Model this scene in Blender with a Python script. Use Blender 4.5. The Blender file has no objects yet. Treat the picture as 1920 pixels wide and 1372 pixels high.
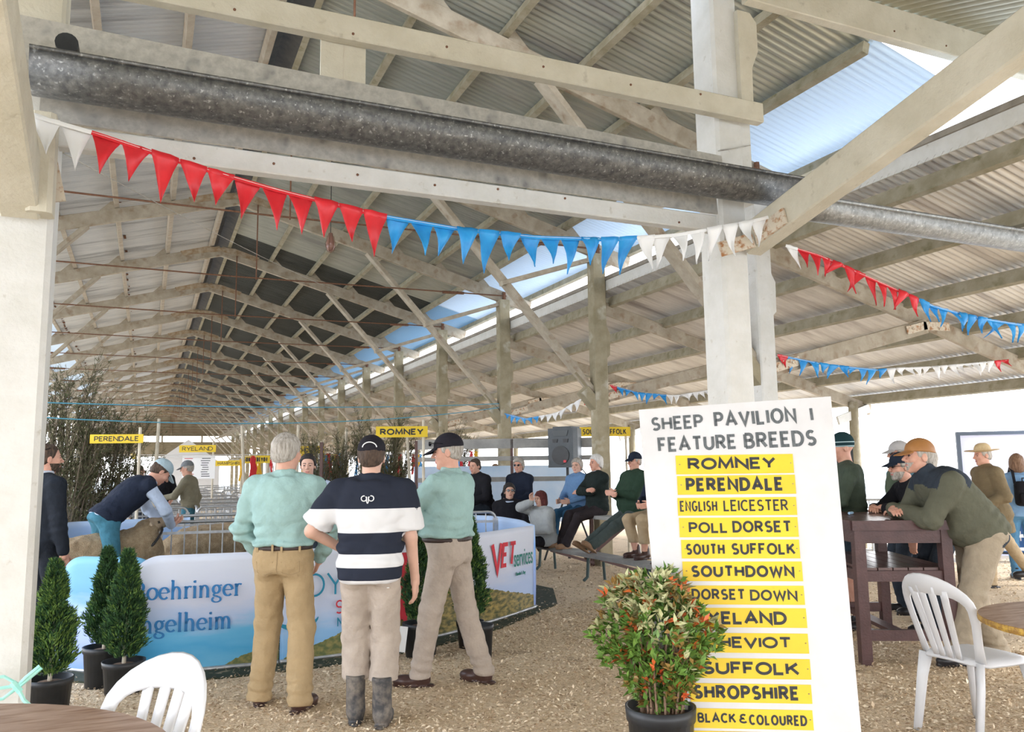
import bpy, bmesh, math, random
import numpy as np
from mathutils import Vector, Matrix, Quaternion
random.seed(7); RNG = np.random.default_rng(11)
S = bpy.context.scene; COL = S.collection
PI = math.pi
# ------------------------------------------------------------------ camera, sky, exposure
YAW, PITCH, ROLL, FPX = 0.4183, 0.12734, -0.013464, 1538.2
fwd = Vector((math.sin(YAW)*math.cos(PITCH), math.cos(YAW)*math.cos(PITCH), math.sin(PITCH)))
right0 = Vector((math.cos(YAW), -math.sin(YAW), 0)); up0 = right0.cross(fwd)
cr = right0*math.cos(ROLL) + up0*math.sin(ROLL); cu = -right0*math.sin(ROLL) + up0*math.cos(ROLL)
cam_d = bpy.data.cameras.new('camera'); cam = bpy.data.objects.new('camera', cam_d); COL.objects.link(cam)
cam_d.sensor_width = 36; cam_d.lens = FPX/1920*36; cam_d.clip_start = .05; cam_d.clip_end = 600
m3 = Matrix((cr, cu, -fwd)).transposed()
cam.matrix_world = Matrix.Translation((0, 0, 1.5)) @ m3.to_4x4()
S.camera = cam
w = bpy.data.worlds.new('sky'); S.world = w; w.use_nodes = True
bg = w.node_tree.nodes['Background']; bg.inputs[1].default_value = 4.8
_tc = w.node_tree.nodes.new('ShaderNodeTexCoord'); _sp = w.node_tree.nodes.new('ShaderNodeSeparateXYZ'); _rp = w.node_tree.nodes.new('ShaderNodeValToRGB')
w.node_tree.links.new(_tc.outputs['Generated'], _sp.inputs[0]); w.node_tree.links.new(_sp.outputs[2], _rp.inputs[0]); w.node_tree.links.new(_rp.outputs[0], bg.inputs[0])
_e = _rp.color_ramp.elements; _e[0].position = .12; _e[0].color = (.98, .98, 1, 1); _e[1].position = .75; _e[1].color = (.50, .67, .95, 1)
sun_d = bpy.data.lights.new('sun', 'SUN'); sun_d.energy = 2.5; sun_d.angle = math.radians(9); sun_d.color = (1, .95, .87)
sun = bpy.data.objects.new('sun', sun_d); COL.objects.link(sun); sun.rotation_euler = (math.radians(48), 0, math.radians(75))
S.view_settings.view_transform = 'Standard'; S.view_settings.look = 'None'; S.view_settings.gamma = 1
S.view_settings.use_curve_mapping = False; S.view_settings.exposure = .42
# ------------------------------------------------------------------ materials
MATS = {}
def mat(name, c1, c2=None, scale=8, rough=.7, metal=0, stretch=(1, 1, 1), bump=0, bscale=60, lo=.35, hi=.65, spec=.4, detail=5, coord='Object', c3=None, s3=2, l3=.55, h3=.75, trans=0):
    if name in MATS: return MATS[name]
    m = bpy.data.materials.new(name); m.use_nodes = True; nt = m.node_tree; N = nt.nodes; L = nt.links
    b = N['Principled BSDF']; b.inputs['Roughness'].default_value = rough; b.inputs['Metallic'].default_value = metal
    b.inputs['Specular IOR Level'].default_value = spec; b.inputs['Base Color'].default_value = (*c1, 1)
    if trans: b.inputs['Transmission Weight'].default_value = trans
    if c2 or bump:
        tc = N.new('ShaderNodeTexCoord'); mp = N.new('ShaderNodeMapping'); mp.inputs['Scale'].default_value = stretch
        L.new(tc.outputs[coord], mp.inputs[0])
    if c2:
        n = N.new('ShaderNodeTexNoise'); n.inputs['Scale'].default_value = scale; n.inputs['Detail'].default_value = detail
        n.inputs['Roughness'].default_value = .62
        r = N.new('ShaderNodeValToRGB'); r.color_ramp.elements[0].position = lo; r.color_ramp.elements[1].position = hi
        r.color_ramp.elements[0].color = (*c1, 1); r.color_ramp.elements[1].color = (*c2, 1)
        L.new(mp.outputs[0], n.inputs['Vector']); L.new(n.outputs['Fac'], r.inputs[0]); out = r.outputs[0]
        if c3:
            n3 = N.new('ShaderNodeTexNoise'); n3.inputs['Scale'].default_value = s3; n3.inputs['Detail'].default_value = 6
            r3 = N.new('ShaderNodeValToRGB'); r3.color_ramp.elements[0].position = l3; r3.color_ramp.elements[1].position = h3
            mx = N.new('ShaderNodeMix'); mx.data_type = 'RGBA'; mx.inputs[7].default_value = (*c3, 1)
            L.new(mp.outputs[0], n3.inputs['Vector']); L.new(n3.outputs['Fac'], r3.inputs[0]); L.new(r3.outputs[0], mx.inputs[0])
            L.new(out, mx.inputs[6]); out = mx.outputs[2]
        L.new(out, b.inputs['Base Color'])
    if bump:
        nb = N.new('ShaderNodeTexNoise'); nb.inputs['Scale'].default_value = bscale; nb.inputs['Detail'].default_value = 6
        bu = N.new('ShaderNodeBump'); bu.inputs['Strength'].default_value = bump; bu.inputs['Distance'].default_value = .02
        L.new(mp.outputs[0], nb.inputs['Vector']); L.new(nb.outputs['Fac'], bu.inputs['Height']); L.new(bu.outputs[0], b.inputs['Normal'])
    MATS[name] = m; return m
M_white = mat('white_painted_timber', (.68, .66, .62), (.61, .59, .54), 5, .75, bump=.25, bscale=40, c3=(.42, .37, .29), s3=14, l3=.66, h3=.82)
M_cream = mat('cream_painted_timber', (.60, .55, .44), (.52, .47, .36), 4, .75, bump=.3, bscale=40, c3=(.36, .31, .23), s3=11, l3=.64, h3=.82)
M_raw = mat('weathered_beam_timber', (.50, .44, .34), (.62, .56, .45), 6, .85, stretch=(1, 1, 1), bump=.3, bscale=30, c3=(.28, .23, .16), s3=5, l3=.56, h3=.8)
M_truss = mat('weathered_truss_timber', (.46, .40, .315), (.33, .275, .20), 4, .85, bump=.25, bscale=30, c3=(.22, .13, .07), s3=7, l3=.56, h3=.82)
M_post = mat('weathered_post_timber', (.37, .32, .22), (.26, .22, .135), 4, .85, bump=.25, c3=(.62, .58, .50), s3=3)
M_purlin = mat('grey_green_purlin_timber', (.27, .235, .155), (.36, .32, .235), 5, .9, bump=.3, c3=(.20, .18, .10), s3=8)
M_purlinl = mat('pale_purlin_timber', (.48, .42, .34), (.38, .32, .25), 5, .9, bump=.25, c3=(.34, .24, .16), s3=8, l3=.58, h3=.8)
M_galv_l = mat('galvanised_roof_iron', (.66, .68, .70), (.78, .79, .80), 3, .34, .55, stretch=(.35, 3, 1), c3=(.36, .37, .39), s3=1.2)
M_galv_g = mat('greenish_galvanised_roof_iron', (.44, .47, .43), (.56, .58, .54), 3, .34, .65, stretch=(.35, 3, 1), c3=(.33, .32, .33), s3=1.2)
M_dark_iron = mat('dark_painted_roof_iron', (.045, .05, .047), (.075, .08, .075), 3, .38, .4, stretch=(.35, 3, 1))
M_lean = mat('lean_to_roof_iron', (.60, .575, .55), (.73, .71, .68), 3, .5, .35, stretch=(.35, 3, 1), c3=(.35, .32, .31), s3=1.4, l3=.52, h3=.72)
M_olive = mat('olive_verandah_iron', (.38, .36, .27), (.45, .43, .33), 3, .5, .3)
M_gut = mat('dark_weathered_zinc_gutter', (.085, .085, .085), (.19, .185, .175), 22, .45, .5, bump=.15, c3=(.42, .42, .40), s3=45, l3=.60, h3=.74)
M_gutl = mat('galvanised_flashing', (.42, .395, .35), (.58, .55, .49), 18, .5, .35, c3=(.22, .21, .20), s3=9)
M_rust = mat('rusty_iron', (.16, .075, .045), (.24, .12, .07), 30, .8, .3)
M_rustp = mat('rusty_white_plate', (.66, .58, .46), (.40, .18, .07), 22, .8, .2, lo=.48, hi=.66)
M_wall = mat('old_weatherboard', (.20, .16, .10), (.28, .23, .15), 3, .9, stretch=(1, 1, 8))
M_metal = mat('galvanised_pen_metal', (.36, .37, .38), (.48, .49, .50), 20, .4, .7)
M_black = mat('black_plastic', (.018, .019, .021), (.03, .032, .035), 10, .45)
M_yellow = mat('yellow_sign_paint', (.74, .52, .02), (.68, .46, .018), 4, .55, c3=(.70, .42, .03), s3=30, l3=.66, h3=.8)
M_ink = mat('black_sign_paint', (.018, .02, .022), (.03, .03, .034), 40, .6)
M_sgrey = mat('grey_sign_paint', (.07, .08, .085), (.12, .13, .135), 30, .6, lo=.4, hi=.6, stretch=(6, 1, 1))
# ------------------------------------------------------------------ mesh helpers
class MB:
    def __init__(s): s.v = []; s.f = []; s.mi = []
    def add(s, v, f, mi=0):
        o = len(s.v); s.v += [tuple(map(float, p)) for p in v]; s.f += [tuple(i+o for i in q) for q in f]; s.mi += [mi]*len(f); return s
    def beam(s, a, b, w, h, up=(0, 0, 1), mi=0, bev=0):
        a = Vector(a); b = Vector(b); d = (b-a).normalized(); u = Vector(up)
        x = d.cross(u)
        if x.length < 1e-4: x = d.cross(Vector((0, 1, 0)))
        x.normalize(); u = x.cross(d).normalized(); x = x*w/2; u = u*h/2
        if bev:
            k = 1-2*bev/w; l = 1-2*bev/h; prof = [(-k, -1), (k, -1), (1, -l), (1, l), (k, 1), (-k, 1), (-1, l), (-1, -l)]
        else: prof = [(-1, -1), (1, -1), (1, 1), (-1, 1)]
        n = len(prof); v = [p+x*i+u*j for p in (a, b) for i, j in prof]
        f = [(i, (i+1) % n, n+(i+1) % n, n+i) for i in range(n)]+[tuple(range(n-1, -1, -1)), tuple(range(n, 2*n))]
        return s.add(v, f, mi)
    def box(s, x0, y0, z0, x1, y1, z1, mi=0):
        v = [(x, y, z) for z in (z0, z1) for y in (y0, y1) for x in (x0, x1)]
        return s.add(v, [(0, 2, 3, 1), (4, 5, 7, 6), (0, 1, 5, 4), (2, 6, 7, 3), (0, 4, 6, 2), (1, 3, 7, 5)], mi)
    def tube(s, pts, r, n=8, mi=0, cap=True, sx=1):
        pts = [Vector(p) for p in pts]; rs = r if hasattr(r, '__len__') else [r]*len(pts); v = []; ref = None
        for i, p in enumerate(pts):
            t = (pts[min(i+1, len(pts)-1)]-pts[max(i-1, 0)]).normalized()
            if ref is None: ref = t.orthogonal().normalized()
            x = (ref-t*ref.dot(t))
            x = x.normalized() if x.length > 1e-5 else t.orthogonal().normalized(); ref = x; y = t.cross(x)
            v += [p+x*math.cos(2*PI*j/n)*rs[i]*sx+y*math.sin(2*PI*j/n)*rs[i] for j in range(n)]
        f = [(i*n+j, i*n+(j+1) % n, (i+1)*n+(j+1) % n, (i+1)*n+j) for i in range(len(pts)-1) for j in range(n)]
        if cap: f += [tuple(range(n-1, -1, -1)), tuple(range((len(pts)-1)*n, len(pts)*n))]
        return s.add(v, f, mi)
    def ribbon(s, pts, w, th, side, mi=0):
        # flat strip along pts, w across (direction side per point), th thick
        pts = [Vector(p) for p in pts]; n = len(pts); v = []
        ws = w if hasattr(w, '__len__') else [w]*n
        for i, p in enumerate(pts):
            t = (pts[min(i+1, n-1)]-pts[max(i-1, 0)]).normalized(); sd = Vector(side[i] if isinstance(side, list) else side)
            sd = (sd-t*sd.dot(t)).normalized(); u = t.cross(sd).normalized()
            a = ws[i]/2; b = th/2
            v += [p-sd*a*.86-u*b, p+sd*a*.86-u*b, p+sd*a, p+sd*a*.86+u*b, p-sd*a*.86+u*b, p-sd*a]
        f = [(i*6+j, i*6+(j+1) % 6, (i+1)*6+(j+1) % 6, (i+1)*6+j) for i in range(n-1) for j in range(6)]
        f += [tuple(range(5, -1, -1)), tuple(range((n-1)*6, n*6))]
        return s.add(v, f, mi)
    def lathe(s, prof, c=(0, 0, 0), n=24, mi=0, cap=True):
        v = [(c[0]+r*math.cos(2*PI*j/n), c[1]+r*math.sin(2*PI*j/n), c[2]+z) for r, z in prof for j in range(n)]
        f = [(i*n+j, i*n+(j+1) % n, (i+1)*n+(j+1) % n, (i+1)*n+j) for i in range(len(prof)-1) for j in range(n)]
        if cap: f += [tuple(range(n-1, -1, -1)), tuple(range((len(prof)-1)*n, len(prof)*n))]
        return s.add(v, f, mi)
    def prism(s, poly, fn, t0, t1, mi=0):
        # poly: 2-D outline, fn(x,y,t)->point
        n = len(poly); v = [fn(x, y, t) for t in (t0, t1) for x, y in poly]
        return s.add(v, [tuple(range(n-1, -1, -1)), tuple(range(n, 2*n))]+[(i, (i+1) % n, n+(i+1) % n, n+i) for i in range(n)], mi)
    def build(s, name, mats, parent=None, smooth=False):
        me = bpy.data.meshes.new(name); me.from_pydata(s.v, [], s.f)
        return link_mesh(name, me, mats, parent, smooth, s.mi)
def link_mesh(name, me, mats, parent=None, smooth=False, mi=None, fix=True):
    if not isinstance(mats, (list, tuple)): mats = [mats]
    for m in mats: me.materials.append(m)
    if mi is not None and len(mats) > 1: me.polygons.foreach_set('material_index', np.asarray(mi, dtype=np.int32))
    if fix and len(me.polygons) < 30000:
        bm = bmesh.new(); bm.from_mesh(me); bmesh.ops.recalc_face_normals(bm, faces=bm.faces); bm.to_mesh(me); bm.free()
    if smooth: me.polygons.foreach_set('use_smooth', np.ones(len(me.polygons), dtype=bool))
    o = bpy.data.objects.new(name, me); COL.objects.link(o)
    if parent: o.parent = parent
    return o
def np_mesh(name, V, F, mats, parent=None, smooth=False, mi=None):
    V = np.asarray(V, dtype=np.float32); F = np.asarray(F, dtype=np.int32); k = F.shape[1]
    me = bpy.data.meshes.new(name); me.vertices.add(len(V)); me.vertices.foreach_set('co', V.ravel())
    me.loops.add(F.size); me.loops.foreach_set('vertex_index', F.ravel()); me.polygons.add(len(F))
    me.polygons.foreach_set('loop_start', np.arange(0, F.size, k, dtype=np.int32)); me.polygons.foreach_set('loop_total', np.full(len(F), k, dtype=np.int32))
    me.update(); me.validate()
    return link_mesh(name, me, mats, parent, smooth, mi, fix=False)
def thing(name, label, cat, loc=(0, 0, 0), rz=0, group=None, kind=None):
    o = bpy.data.objects.new(name, None); o.empty_display_size = .1; COL.objects.link(o); o.location = loc; o.rotation_euler = (0, 0, rz)
    return tag(o, label, cat, group, kind)
def tag(o, label, cat, group=None, kind=None):
    o['label'] = label; o['category'] = cat
    if group: o['group'] = group
    if kind: o['kind'] = kind
    return o
def struct(o): o['kind'] = 'structure'; return o
def dup(root, loc=None, label=None, group=None, rz=None):
    r = root.copy(); COL.objects.link(r)
    if loc is not None: r.location = loc
    if rz is not None: r.rotation_euler = (0, 0, rz)
    if label: r['label'] = label
    if group: r['group'] = group
    for ch in list(root.children):
        c = ch.copy(); COL.objects.link(c); c.parent = r
        for g in list(ch.children):
            d = g.copy(); COL.objects.link(d); d.parent = c
    return r
ORD = ['first', 'second', 'third', 'fourth', 'fifth', 'sixth', 'seventh', 'eighth', 'ninth', 'tenth', 'eleventh', 'twelfth', 'thirteenth', 'fourteenth', 'fifteenth', 'sixteenth', 'seventeenth', 'eighteenth', 'nineteenth', 'twentieth']
def text(name, body, m, parent, size, loc, rot=None, align='CENTER', xs=1, bold=0, ext=.002, shear=0, mw=None, sp=1):
    c = bpy.data.curves.new(name, 'FONT'); c.body = body; c.size = size; c.align_x = align; c.align_y = 'CENTER'
    c.offset = bold; c.extrude = ext; c.shear = shear; c.space_character = sp; c.resolution_u = 3
    c.materials.append(m); o = bpy.data.objects.new(name, c); COL.objects.link(o); o.parent = parent
    M = mw if mw is not None else (Matrix.Translation(loc) @ rot.to_4x4())
    o.matrix_local = M @ Matrix.Diagonal((xs, 1, 1, 1))
    return o
# ------------------------------------------------------------------ the pavilion: numbers in metres, Y runs down the long shed
Y1, BAY, NB = 7.65, 3.9, 18
XR, ZR, XP, ZP = 1.363, 6.57, 6.68, 5.10
SL = (ZR-ZP)/(XP-XR); YEND = Y1+BAY*(NB-1)
def floor_obj():
    mb = MB(); mb.box(-30, -8, -.3, 40, 140, 0); return mb
M_floor = mat('wood_chip_floor', (.60, .46, .30), (.80, .64, .45), 30, .95, bump=.9, bscale=45, c3=(.26, .18, .11), s3=3.2, l3=.58, h3=.78)
M_out = mat('pale_yard_ground', (.72, .68, .60), (.80, .77, .70), 4, .95, bump=.2)
mb = MB(); mb.box(-3.95-7.5, -7, -.4, 14.4, 90, 0); struct(mb.build('floor', M_floor))
mb = MB(); mb.box(-220, -120, -.45, 320, 420, -.012); struct(mb.build('yard', M_out))
def corr(name, a, b, y0, y1, m, pitch=.09, amp=.0185, along_x=True, parent=None):
    # corrugated sheet from edge a=(x,z) to edge b=(x,z), waves stepping along Y
    n = int((y1-y0)/pitch)*6; ys = np.linspace(y0, y1, n+1); wv = amp*np.sin(2*PI*(ys-y0)/pitch)
    V = np.concatenate([np.stack([np.full(n+1, p[0]), ys, p[1]+wv], 1) for p in (a, b)])
    i = np.arange(n); F = np.stack([i, i+1, i+n+2, i+n+1], 1)
    return np_mesh(name, V, F, m, parent, True)
def zr(x): return ZR-SL*abs(x-XR)          # underside line of rafters' centre
OFF = .30                                   # sheet above rafter line
# main roof sheets, ridge to eave in laps
def slope_sheet(side, x0, x1, y0, y1, m, nm):
    f = lambda x: (XR+side*x, ZR-SL*x+OFF)
    return struct(corr(nm, f(x0), f(x1), y0, y1, m))
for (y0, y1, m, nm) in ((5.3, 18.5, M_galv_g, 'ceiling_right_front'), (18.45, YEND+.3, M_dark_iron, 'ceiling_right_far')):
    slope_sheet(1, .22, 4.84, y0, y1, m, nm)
slope_sheet(-1, .22, 3.86, 5.3, YEND+.3, M_galv_l, 'ceiling_left')
def clear_sheet(name, c, t):
    m = bpy.data.materials.new(name); m.use_nodes = True; nt = m.node_tree; b = nt.nodes['Principled BSDF']; b.inputs['Base Color'].default_value = (*c, 1); b.inputs['Roughness'].default_value = .35
    tr = nt.nodes.new('ShaderNodeBsdfTranslucent'); tr.inputs[0].default_value = (*c, 1); mx = nt.nodes.new('ShaderNodeMixShader'); mx.inputs[0].default_value = t
    nt.links.new(b.outputs[0], mx.inputs[1]); nt.links.new(tr.outputs[0], mx.inputs[2]); nt.links.new(mx.outputs[0], nt.nodes['Material Output'].inputs[0]); return m
M_clear = clear_sheet('clear_corrugated_plastic', (.60, .72, .84), .055); M_blue = clear_sheet('blue_corrugated_plastic', (.20, .36, .52), .035)
slope_sheet(1, 4.80, 6.1, 5.3, 18.5, M_clear, 'ceiling_eave_right_front'); slope_sheet(1, 4.80, 6.1, 18.45, YEND+.3, M_blue, 'ceiling_eave_right_far'); slope_sheet(-1, 3.82, 6.1, 5.3, YEND+.3, clear_sheet('milky_corrugated_plastic', (.66, .74, .80), .09), 'ceiling_eave_left')
mb = MB(); mb.add([(XR-.3, 5.3, ZR+.26), (XR, 5.3, ZR+.42), (XR+.3, 5.3, ZR+.26), (XR-.3, YEND+.3, ZR+.26), (XR, YEND+.3, ZR+.42), (XR+.3, YEND+.3, ZR+.26)], [(0, 1, 4, 3), (1, 2, 5, 4)])
struct(mb.build('trim_ridge', mat('dark_ridge_cap', (.07, .07, .07), (.12, .11, .10), 6, .6, .4)))
# rust blotches along the sheet laps of the left slope
for d0, lab in ((3.66, 'left'), (1.95, 'left')):
    mb = MB(); rr = random.Random(5+int(d0)); y = 5.5
    while y < 45:
        L = rr.uniform(.05, .30); wd = rr.uniform(.012, .035); x = XR-d0+rr.uniform(-.02, .02); z = ZR-SL*(XR-x)+OFF-.034
        if rr.random() < (.8 if d0 > 3 else .25): mb.add([(x-wd, y, z-SL*wd), (x+wd*.8, y+.02, z+SL*wd), (x+wd, y+L, z+SL*wd), (x-wd*.6, y+L*.9, z-SL*wd), (x-wd, y, z-SL*wd+.005), (x+wd*.8, y+.02, z+SL*wd+.005), (x+wd, y+L, z+SL*wd+.005), (x-wd*.6, y+L*.9, z-SL*wd+.005)], [(3, 2, 1, 0), (4, 5, 6, 7), (0, 1, 5, 4), (1, 2, 6, 5), (2, 3, 7, 6), (3, 0, 4, 7)])
        y += L+rr.uniform(.02, .5)
    o = mb.build('rusty_lap', mat('lap_rust', (.10, .04, .02), (.20, .08, .03), 30, .9), bpy.data.objects['ceiling_left']); o['kind'] = 'stuff'
# purlins
def purlin(side, d, label, m, y0=5.35, y1=YEND, w=.075, h=.12, z=None):
    x = XR+side*d; zz = ZR-SL*d+OFF-.08 if z is None else z
    o = MB().beam((0, 0, 0), (0, y1-y0, 0), w, h, up=(side*SL, 0, 1)).build('purlin', m)
    o.location = (x, y0, zz-.02); return tag(o, label, 'purlin', 'roof purlins')
PD = [.20, 1.12, 2.02, 2.92, 3.82, 4.75, 5.95]
for sd, nm, m in ((1, 'right', M_purlin), (-1, 'left', M_purlinl)):
    for i, d in enumerate(PD):
        purlin(sd, d, '%s long roof purlin down from the ridge on the %s slope of the shed' % (ORD[i], nm), m)
# trusses
def make_truss():
    t = thing('roof_truss', '', 'roof truss', (XR, Y1, 0), group='timber roof trusses of the long shed')
    hx = XP-XR
    for sd in (1, -1):
        mb = MB(); mb.beam((0, 0, ZR-.0), (sd*(hx+.62), 0, ZR-SL*(hx+.62)), .075, .24, up=(0, 0, 1), bev=.008)
        for d in PD[1:6]:
            z = ZR-SL*d+.1; mb.prism([(-.22, -.02), (.05, -.02), (.05, .14), (-.02, .14)], lambda x, y, tt, d=d, z=z, sd=sd: (sd*(d+.07+ -x), tt, z+y+SL*x), -.03, .03)
        mb.build('rafter', M_truss, t)
        MB().beam((sd*2.45, .07, 5.80), (sd*5.27, .07, 2.72), .075, .20, up=(0, 1, 0), bev=.006).build('brace', M_truss, t)
        MB().beam((sd*3.60, .0, 4.41), (sd*hx, .0, 4.98), .07, .14, up=(0, 1, 0), bev=.006).build('strut', M_truss, t)
        mb = MB(); mb.beam((sd*5.02, .02, 2.78), (sd*5.27, .02, 2.50), .16, .20, up=(0, 1, 0)); mb.beam((sd*4.92, .02, 3.08), (sd*5.22, .02, 2.74), .10, .03, up=(0, 1, 0))
        mb.build('brace_shoe', M_post, t)
    mb = MB(); mb.tube([(-hx-.05, -.07, ZP+.02), (0, -.07, ZP-.02), (hx+.05, -.07, ZP+.02)], .013, 6)
    for sd in (-1, 1): mb.tube([(sd*(hx-.9), -.07, ZP+.01), (sd*(hx-1.35), -.07, ZP+.0)], .03, 8)
    mb.tube([(hx+.0, -.07, ZP-.06), (hx+.0, -.07, ZP+.1)], .035, 6)
    mb.build('tie_rod', M_rust, t)
    MB().tube([(.35, -.07, ZR-.1), (.35, -.07, ZP-.05)], .012, 6).build('king_rod', M_rust, t)
    mb = MB(); mb.prism([(-.85, .02), (-.3, .16), (.3, .16), (.85, .02), (.8, -.08), (.3, .02), (0, .10-.04), (-.3, .02), (-.8, -.08)], lambda x, y, tt: (x, tt, ZR-SL*abs(x)*.15-.05+y-.03), -.06, .06)
    mb.build('ridge_gusset', mat('rust_stained_gusset', (.30, .20, .11), (.46, .38, .28), 12, .85), t)
    return t
truss0 = make_truss()
def truss_label(k): return '%s timber roof truss of the long shed, counted from the front' % ORD[k]
truss0['label'] = truss_label(0)
for k in range(1, NB): dup(truss0, (XR, Y1+BAY*k, 0), truss_label(k))
# posts of the shed
def make_post(m):
    mb = MB(); mb.beam((0, 0, 0), (0, 0, ZP-.06), .24, .2, up=(0, 1, 0), bev=.015)
    o = mb.build('timber_post', m); return o
pw = make_post(M_white); tag(pw, 'white timber post just behind the big white front post by the sign', 'post', 'posts carrying the long shed'); pw.location = (XP, Y1, 0)
def corbel(parent, m, sd, z):
    return MB().prism([(0, 0), (.06, .06), (.07, .42), (0, .55)], lambda x, y, tt: (sd*(.12+x), tt, z+y), -.07, .07).build('corbel', m, parent)
corbel(pw, M_white, 1, 3.30)
pr = make_post(M_post); pr.location = (XP, Y1+BAY, 0); corbel(pr, M_post, 1, 3.30)
tag(pr, 'second weathered post in the right row, in front of the south suffolk sign', 'post', 'posts carrying the long shed')
for k in range(2, NB): dup(pr, (XP, Y1+BAY*k, 0), '%s weathered post from the front in the right-hand row' % ORD[k])
for k in range(0, NB): dup(pr, (2*XR-XP, Y1+BAY*k, 0), '%s weathered post from the front in the left-hand row' % ORD[k], rz=PI)
# lean-tos
LSL = (4.13-2.6)/(12.53-6.89); LX1 = 12.45
def lz(x): return 4.15-LSL*(x-XP-.2)
def make_lean():
    t = thing('lean_to_frame', '', 'roof frame', (XP, Y1, 0), group='lean-to roof frames')
    MB().beam((.13, .07, lz(XP+.13)), (6.0, .07, lz(XP+6.0)), .07, .20, bev=.006).build('rafter', M_truss, t)
    MB().beam((.13, -.02, 2.68), (2.75, -.02, 3.34), .07, .19, bev=.006).build('strut', M_truss, t)
    mb = MB(); mb.beam((.05, -.07, 2.66), (.5, -.07, 2.78), .015, .11)
    for x, z in ((.15, 2.69), (.38, 2.75)): mb.tube([(x, -.06, z), (x, -.1, z)], .018, 6)
    mb.build('connector_plate', M_rustp, t)
    mb = MB(); mb.beam((2.35, -.07, 3.255), (2.72, -.07, 3.345), .015, .11); mb.beam((2.66, -.07, 3.335), (3.15, -.07, lz(XP+3.15)), .015, .11)
    for x, z in ((2.45, 3.28), (2.95, 3.30)): mb.tube([(x, -.06, z), (x, -.1, z)], .018, 6)
    mb.build('connector_plate', M_rustp, t)
    MB().beam((5.1, 0, 2.35), (5.9, 0, 2.60), .05, .16).build('eave_gusset', M_white, t)
    return t
lean0 = make_lean(); lean0['label'] = 'first white lean-to roof frame beside the big front post'
for k in range(1, NB): dup(lean0, (XP, Y1+BAY*k, 0), '%s lean-to roof frame from the front on the right side' % ORD[k])
for sd, nm in ((1, 'right'),):
    cx = XP if sd == 1 else 2*XR-XP
    struct(corr('ceiling_lean_to_%s' % nm, (cx+sd*.126, lz(XP+.126)+.27), (cx+sd*6.15, lz(XP+6.15)+.27), 3.6 if sd == 1 else 5.5, YEND+2, M_lean))
    for i, d in enumerate((.30, 1.35, 2.5, 3.6, 4.7, 5.85)):
        o = MB().beam((0, 0, 0), (0, YEND-3.6, 0), .075, .17, up=(sd*LSL, 0, 1)).build('purlin', M_purlin); o.location = (cx+sd*d, 3.7, lz(XP+d)+.14)
        tag(o, '%s long purlin down the %s lean-to roof' % (ORD[i], nm), 'purlin', 'lean-to purlins')
    mb = MB(); mb.box(min(cx+sd*.13, cx+sd*.16), 3.6, lz(XP)+.222, max(cx+sd*.13, cx+sd*.16), YEND, lz(XP)+.39)
    struct(mb.build('trim_lean_to_%s' % nm, M_white))
    mb = MB(); mb.box(cx+sd*.22-.12, 3.6, lz(XP)+.39, cx+sd*.22+.12, YEND, lz(XP)+.45)
    struct(mb.build('trim_cap_%s' % nm, mat('brown_capping', (.22, .19, .15), (.32, .28, .23), 6, .7)))
    op = MB().tube([(0, 0, 0), (0, 0, lz(XP+5.5)+.0)], .09, 10).build('pole_post', M_post, None, True); op.location = (cx+sd*5.5, Y1+BAY, 0)
    tag(op, 'second round pole at the outer edge of the %s lean-to' % nm, 'post', 'outer lean-to poles')
    for k in range(0, NB):
        if k != 1: dup(op, (cx+sd*5.5, Y1+BAY*k, 0), '%s round pole from the front at the outer edge of the %s lean-to' % (ORD[k], nm))
# end wall
mb = MB()
for i in range(11):
    z = 4.85+i*.2; hw = min(5.6, (ZR+.25-z)/SL+.6)
    if hw > .2: mb.box(XR-hw, YEND+.5, z, XR+hw, YEND+.53, z+.205)
for i in range(12): x = XR-5.3+i*.95; mb.box(x, YEND+.42, 4.85, x+.1, YEND+.5, ZR-SL*abs(x-XR)+.2)
mb.box(XR-6.5, YEND+.4, 4.78, XR+6.5, YEND+.54, 4.88)
struct(mb.build('wall_end', M_wall))
mb = MB()
for i in range(6): z = 3.1+i*.2; mb.box(XR-6.5, YEND+.5, z, XR+6.5, YEND+.53, z+.205)
for x in (-6.4, -3.4, -.3, 2.8, 6.3): mb.box(XR+x, YEND+.45, 0, XR+x+.14, YEND+.55, 4.85)
struct(mb.build('wall_louvre', M_wall))
# ------------------------------------------------------------------ front frame
YF = 5.3
fr = thing('front_post', 'big white painted post behind the pavilion sign board', 'post', (4.36, YF+.1, 0))
MB().beam((0, 0, 0), (0, 0, 5.62), .27, .30, up=(0, 1, 0), bev=.025).build('shaft', M_white, fr)
MB().prism([(.0, 0), (.12, 0), (.13, .42), (.20, .58), (.20, .84), (.13, .92), (0, .92)], lambda x, y, tt: (.10+x, tt, 4.46+y), -.20, .10).build('corbel', M_cream, fr)
MB().beam((.18, -.06, 3.7), (.18, -.06, 4.5), .10, .14, up=(0, 1, 0)).build('packing_piece', M_white, fr)
MB().tube([(-.14, -.16, 4.10), (.02, -.17, 4.14), (.2, -.16, 4.20)], .006, 5).build('tie_wire', M_gutl, fr)
fl = thing('front_post', 'big white painted post at the left edge, tied with twine', 'post', (-.73, YF+.14, 0))
MB().beam((0, 0, 0), (0, 0, 3.9), .36, .30, up=(0, 1, 0), bev=.03).build('shaft', M_white, fl)
MB().beam((.04, .0, 3.9), (.04, .0, 5.6), .28, .26, up=(0, 1, 0), bev=.02).build('upper_shaft', M_cream, fl)
mb = MB(); mb.beam((.12, -.19, 3.42), (.20, -.19, 3.08), .09, .02, up=(0, 1, 0)); mb.build('strap', M_rustp, fl)
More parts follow.
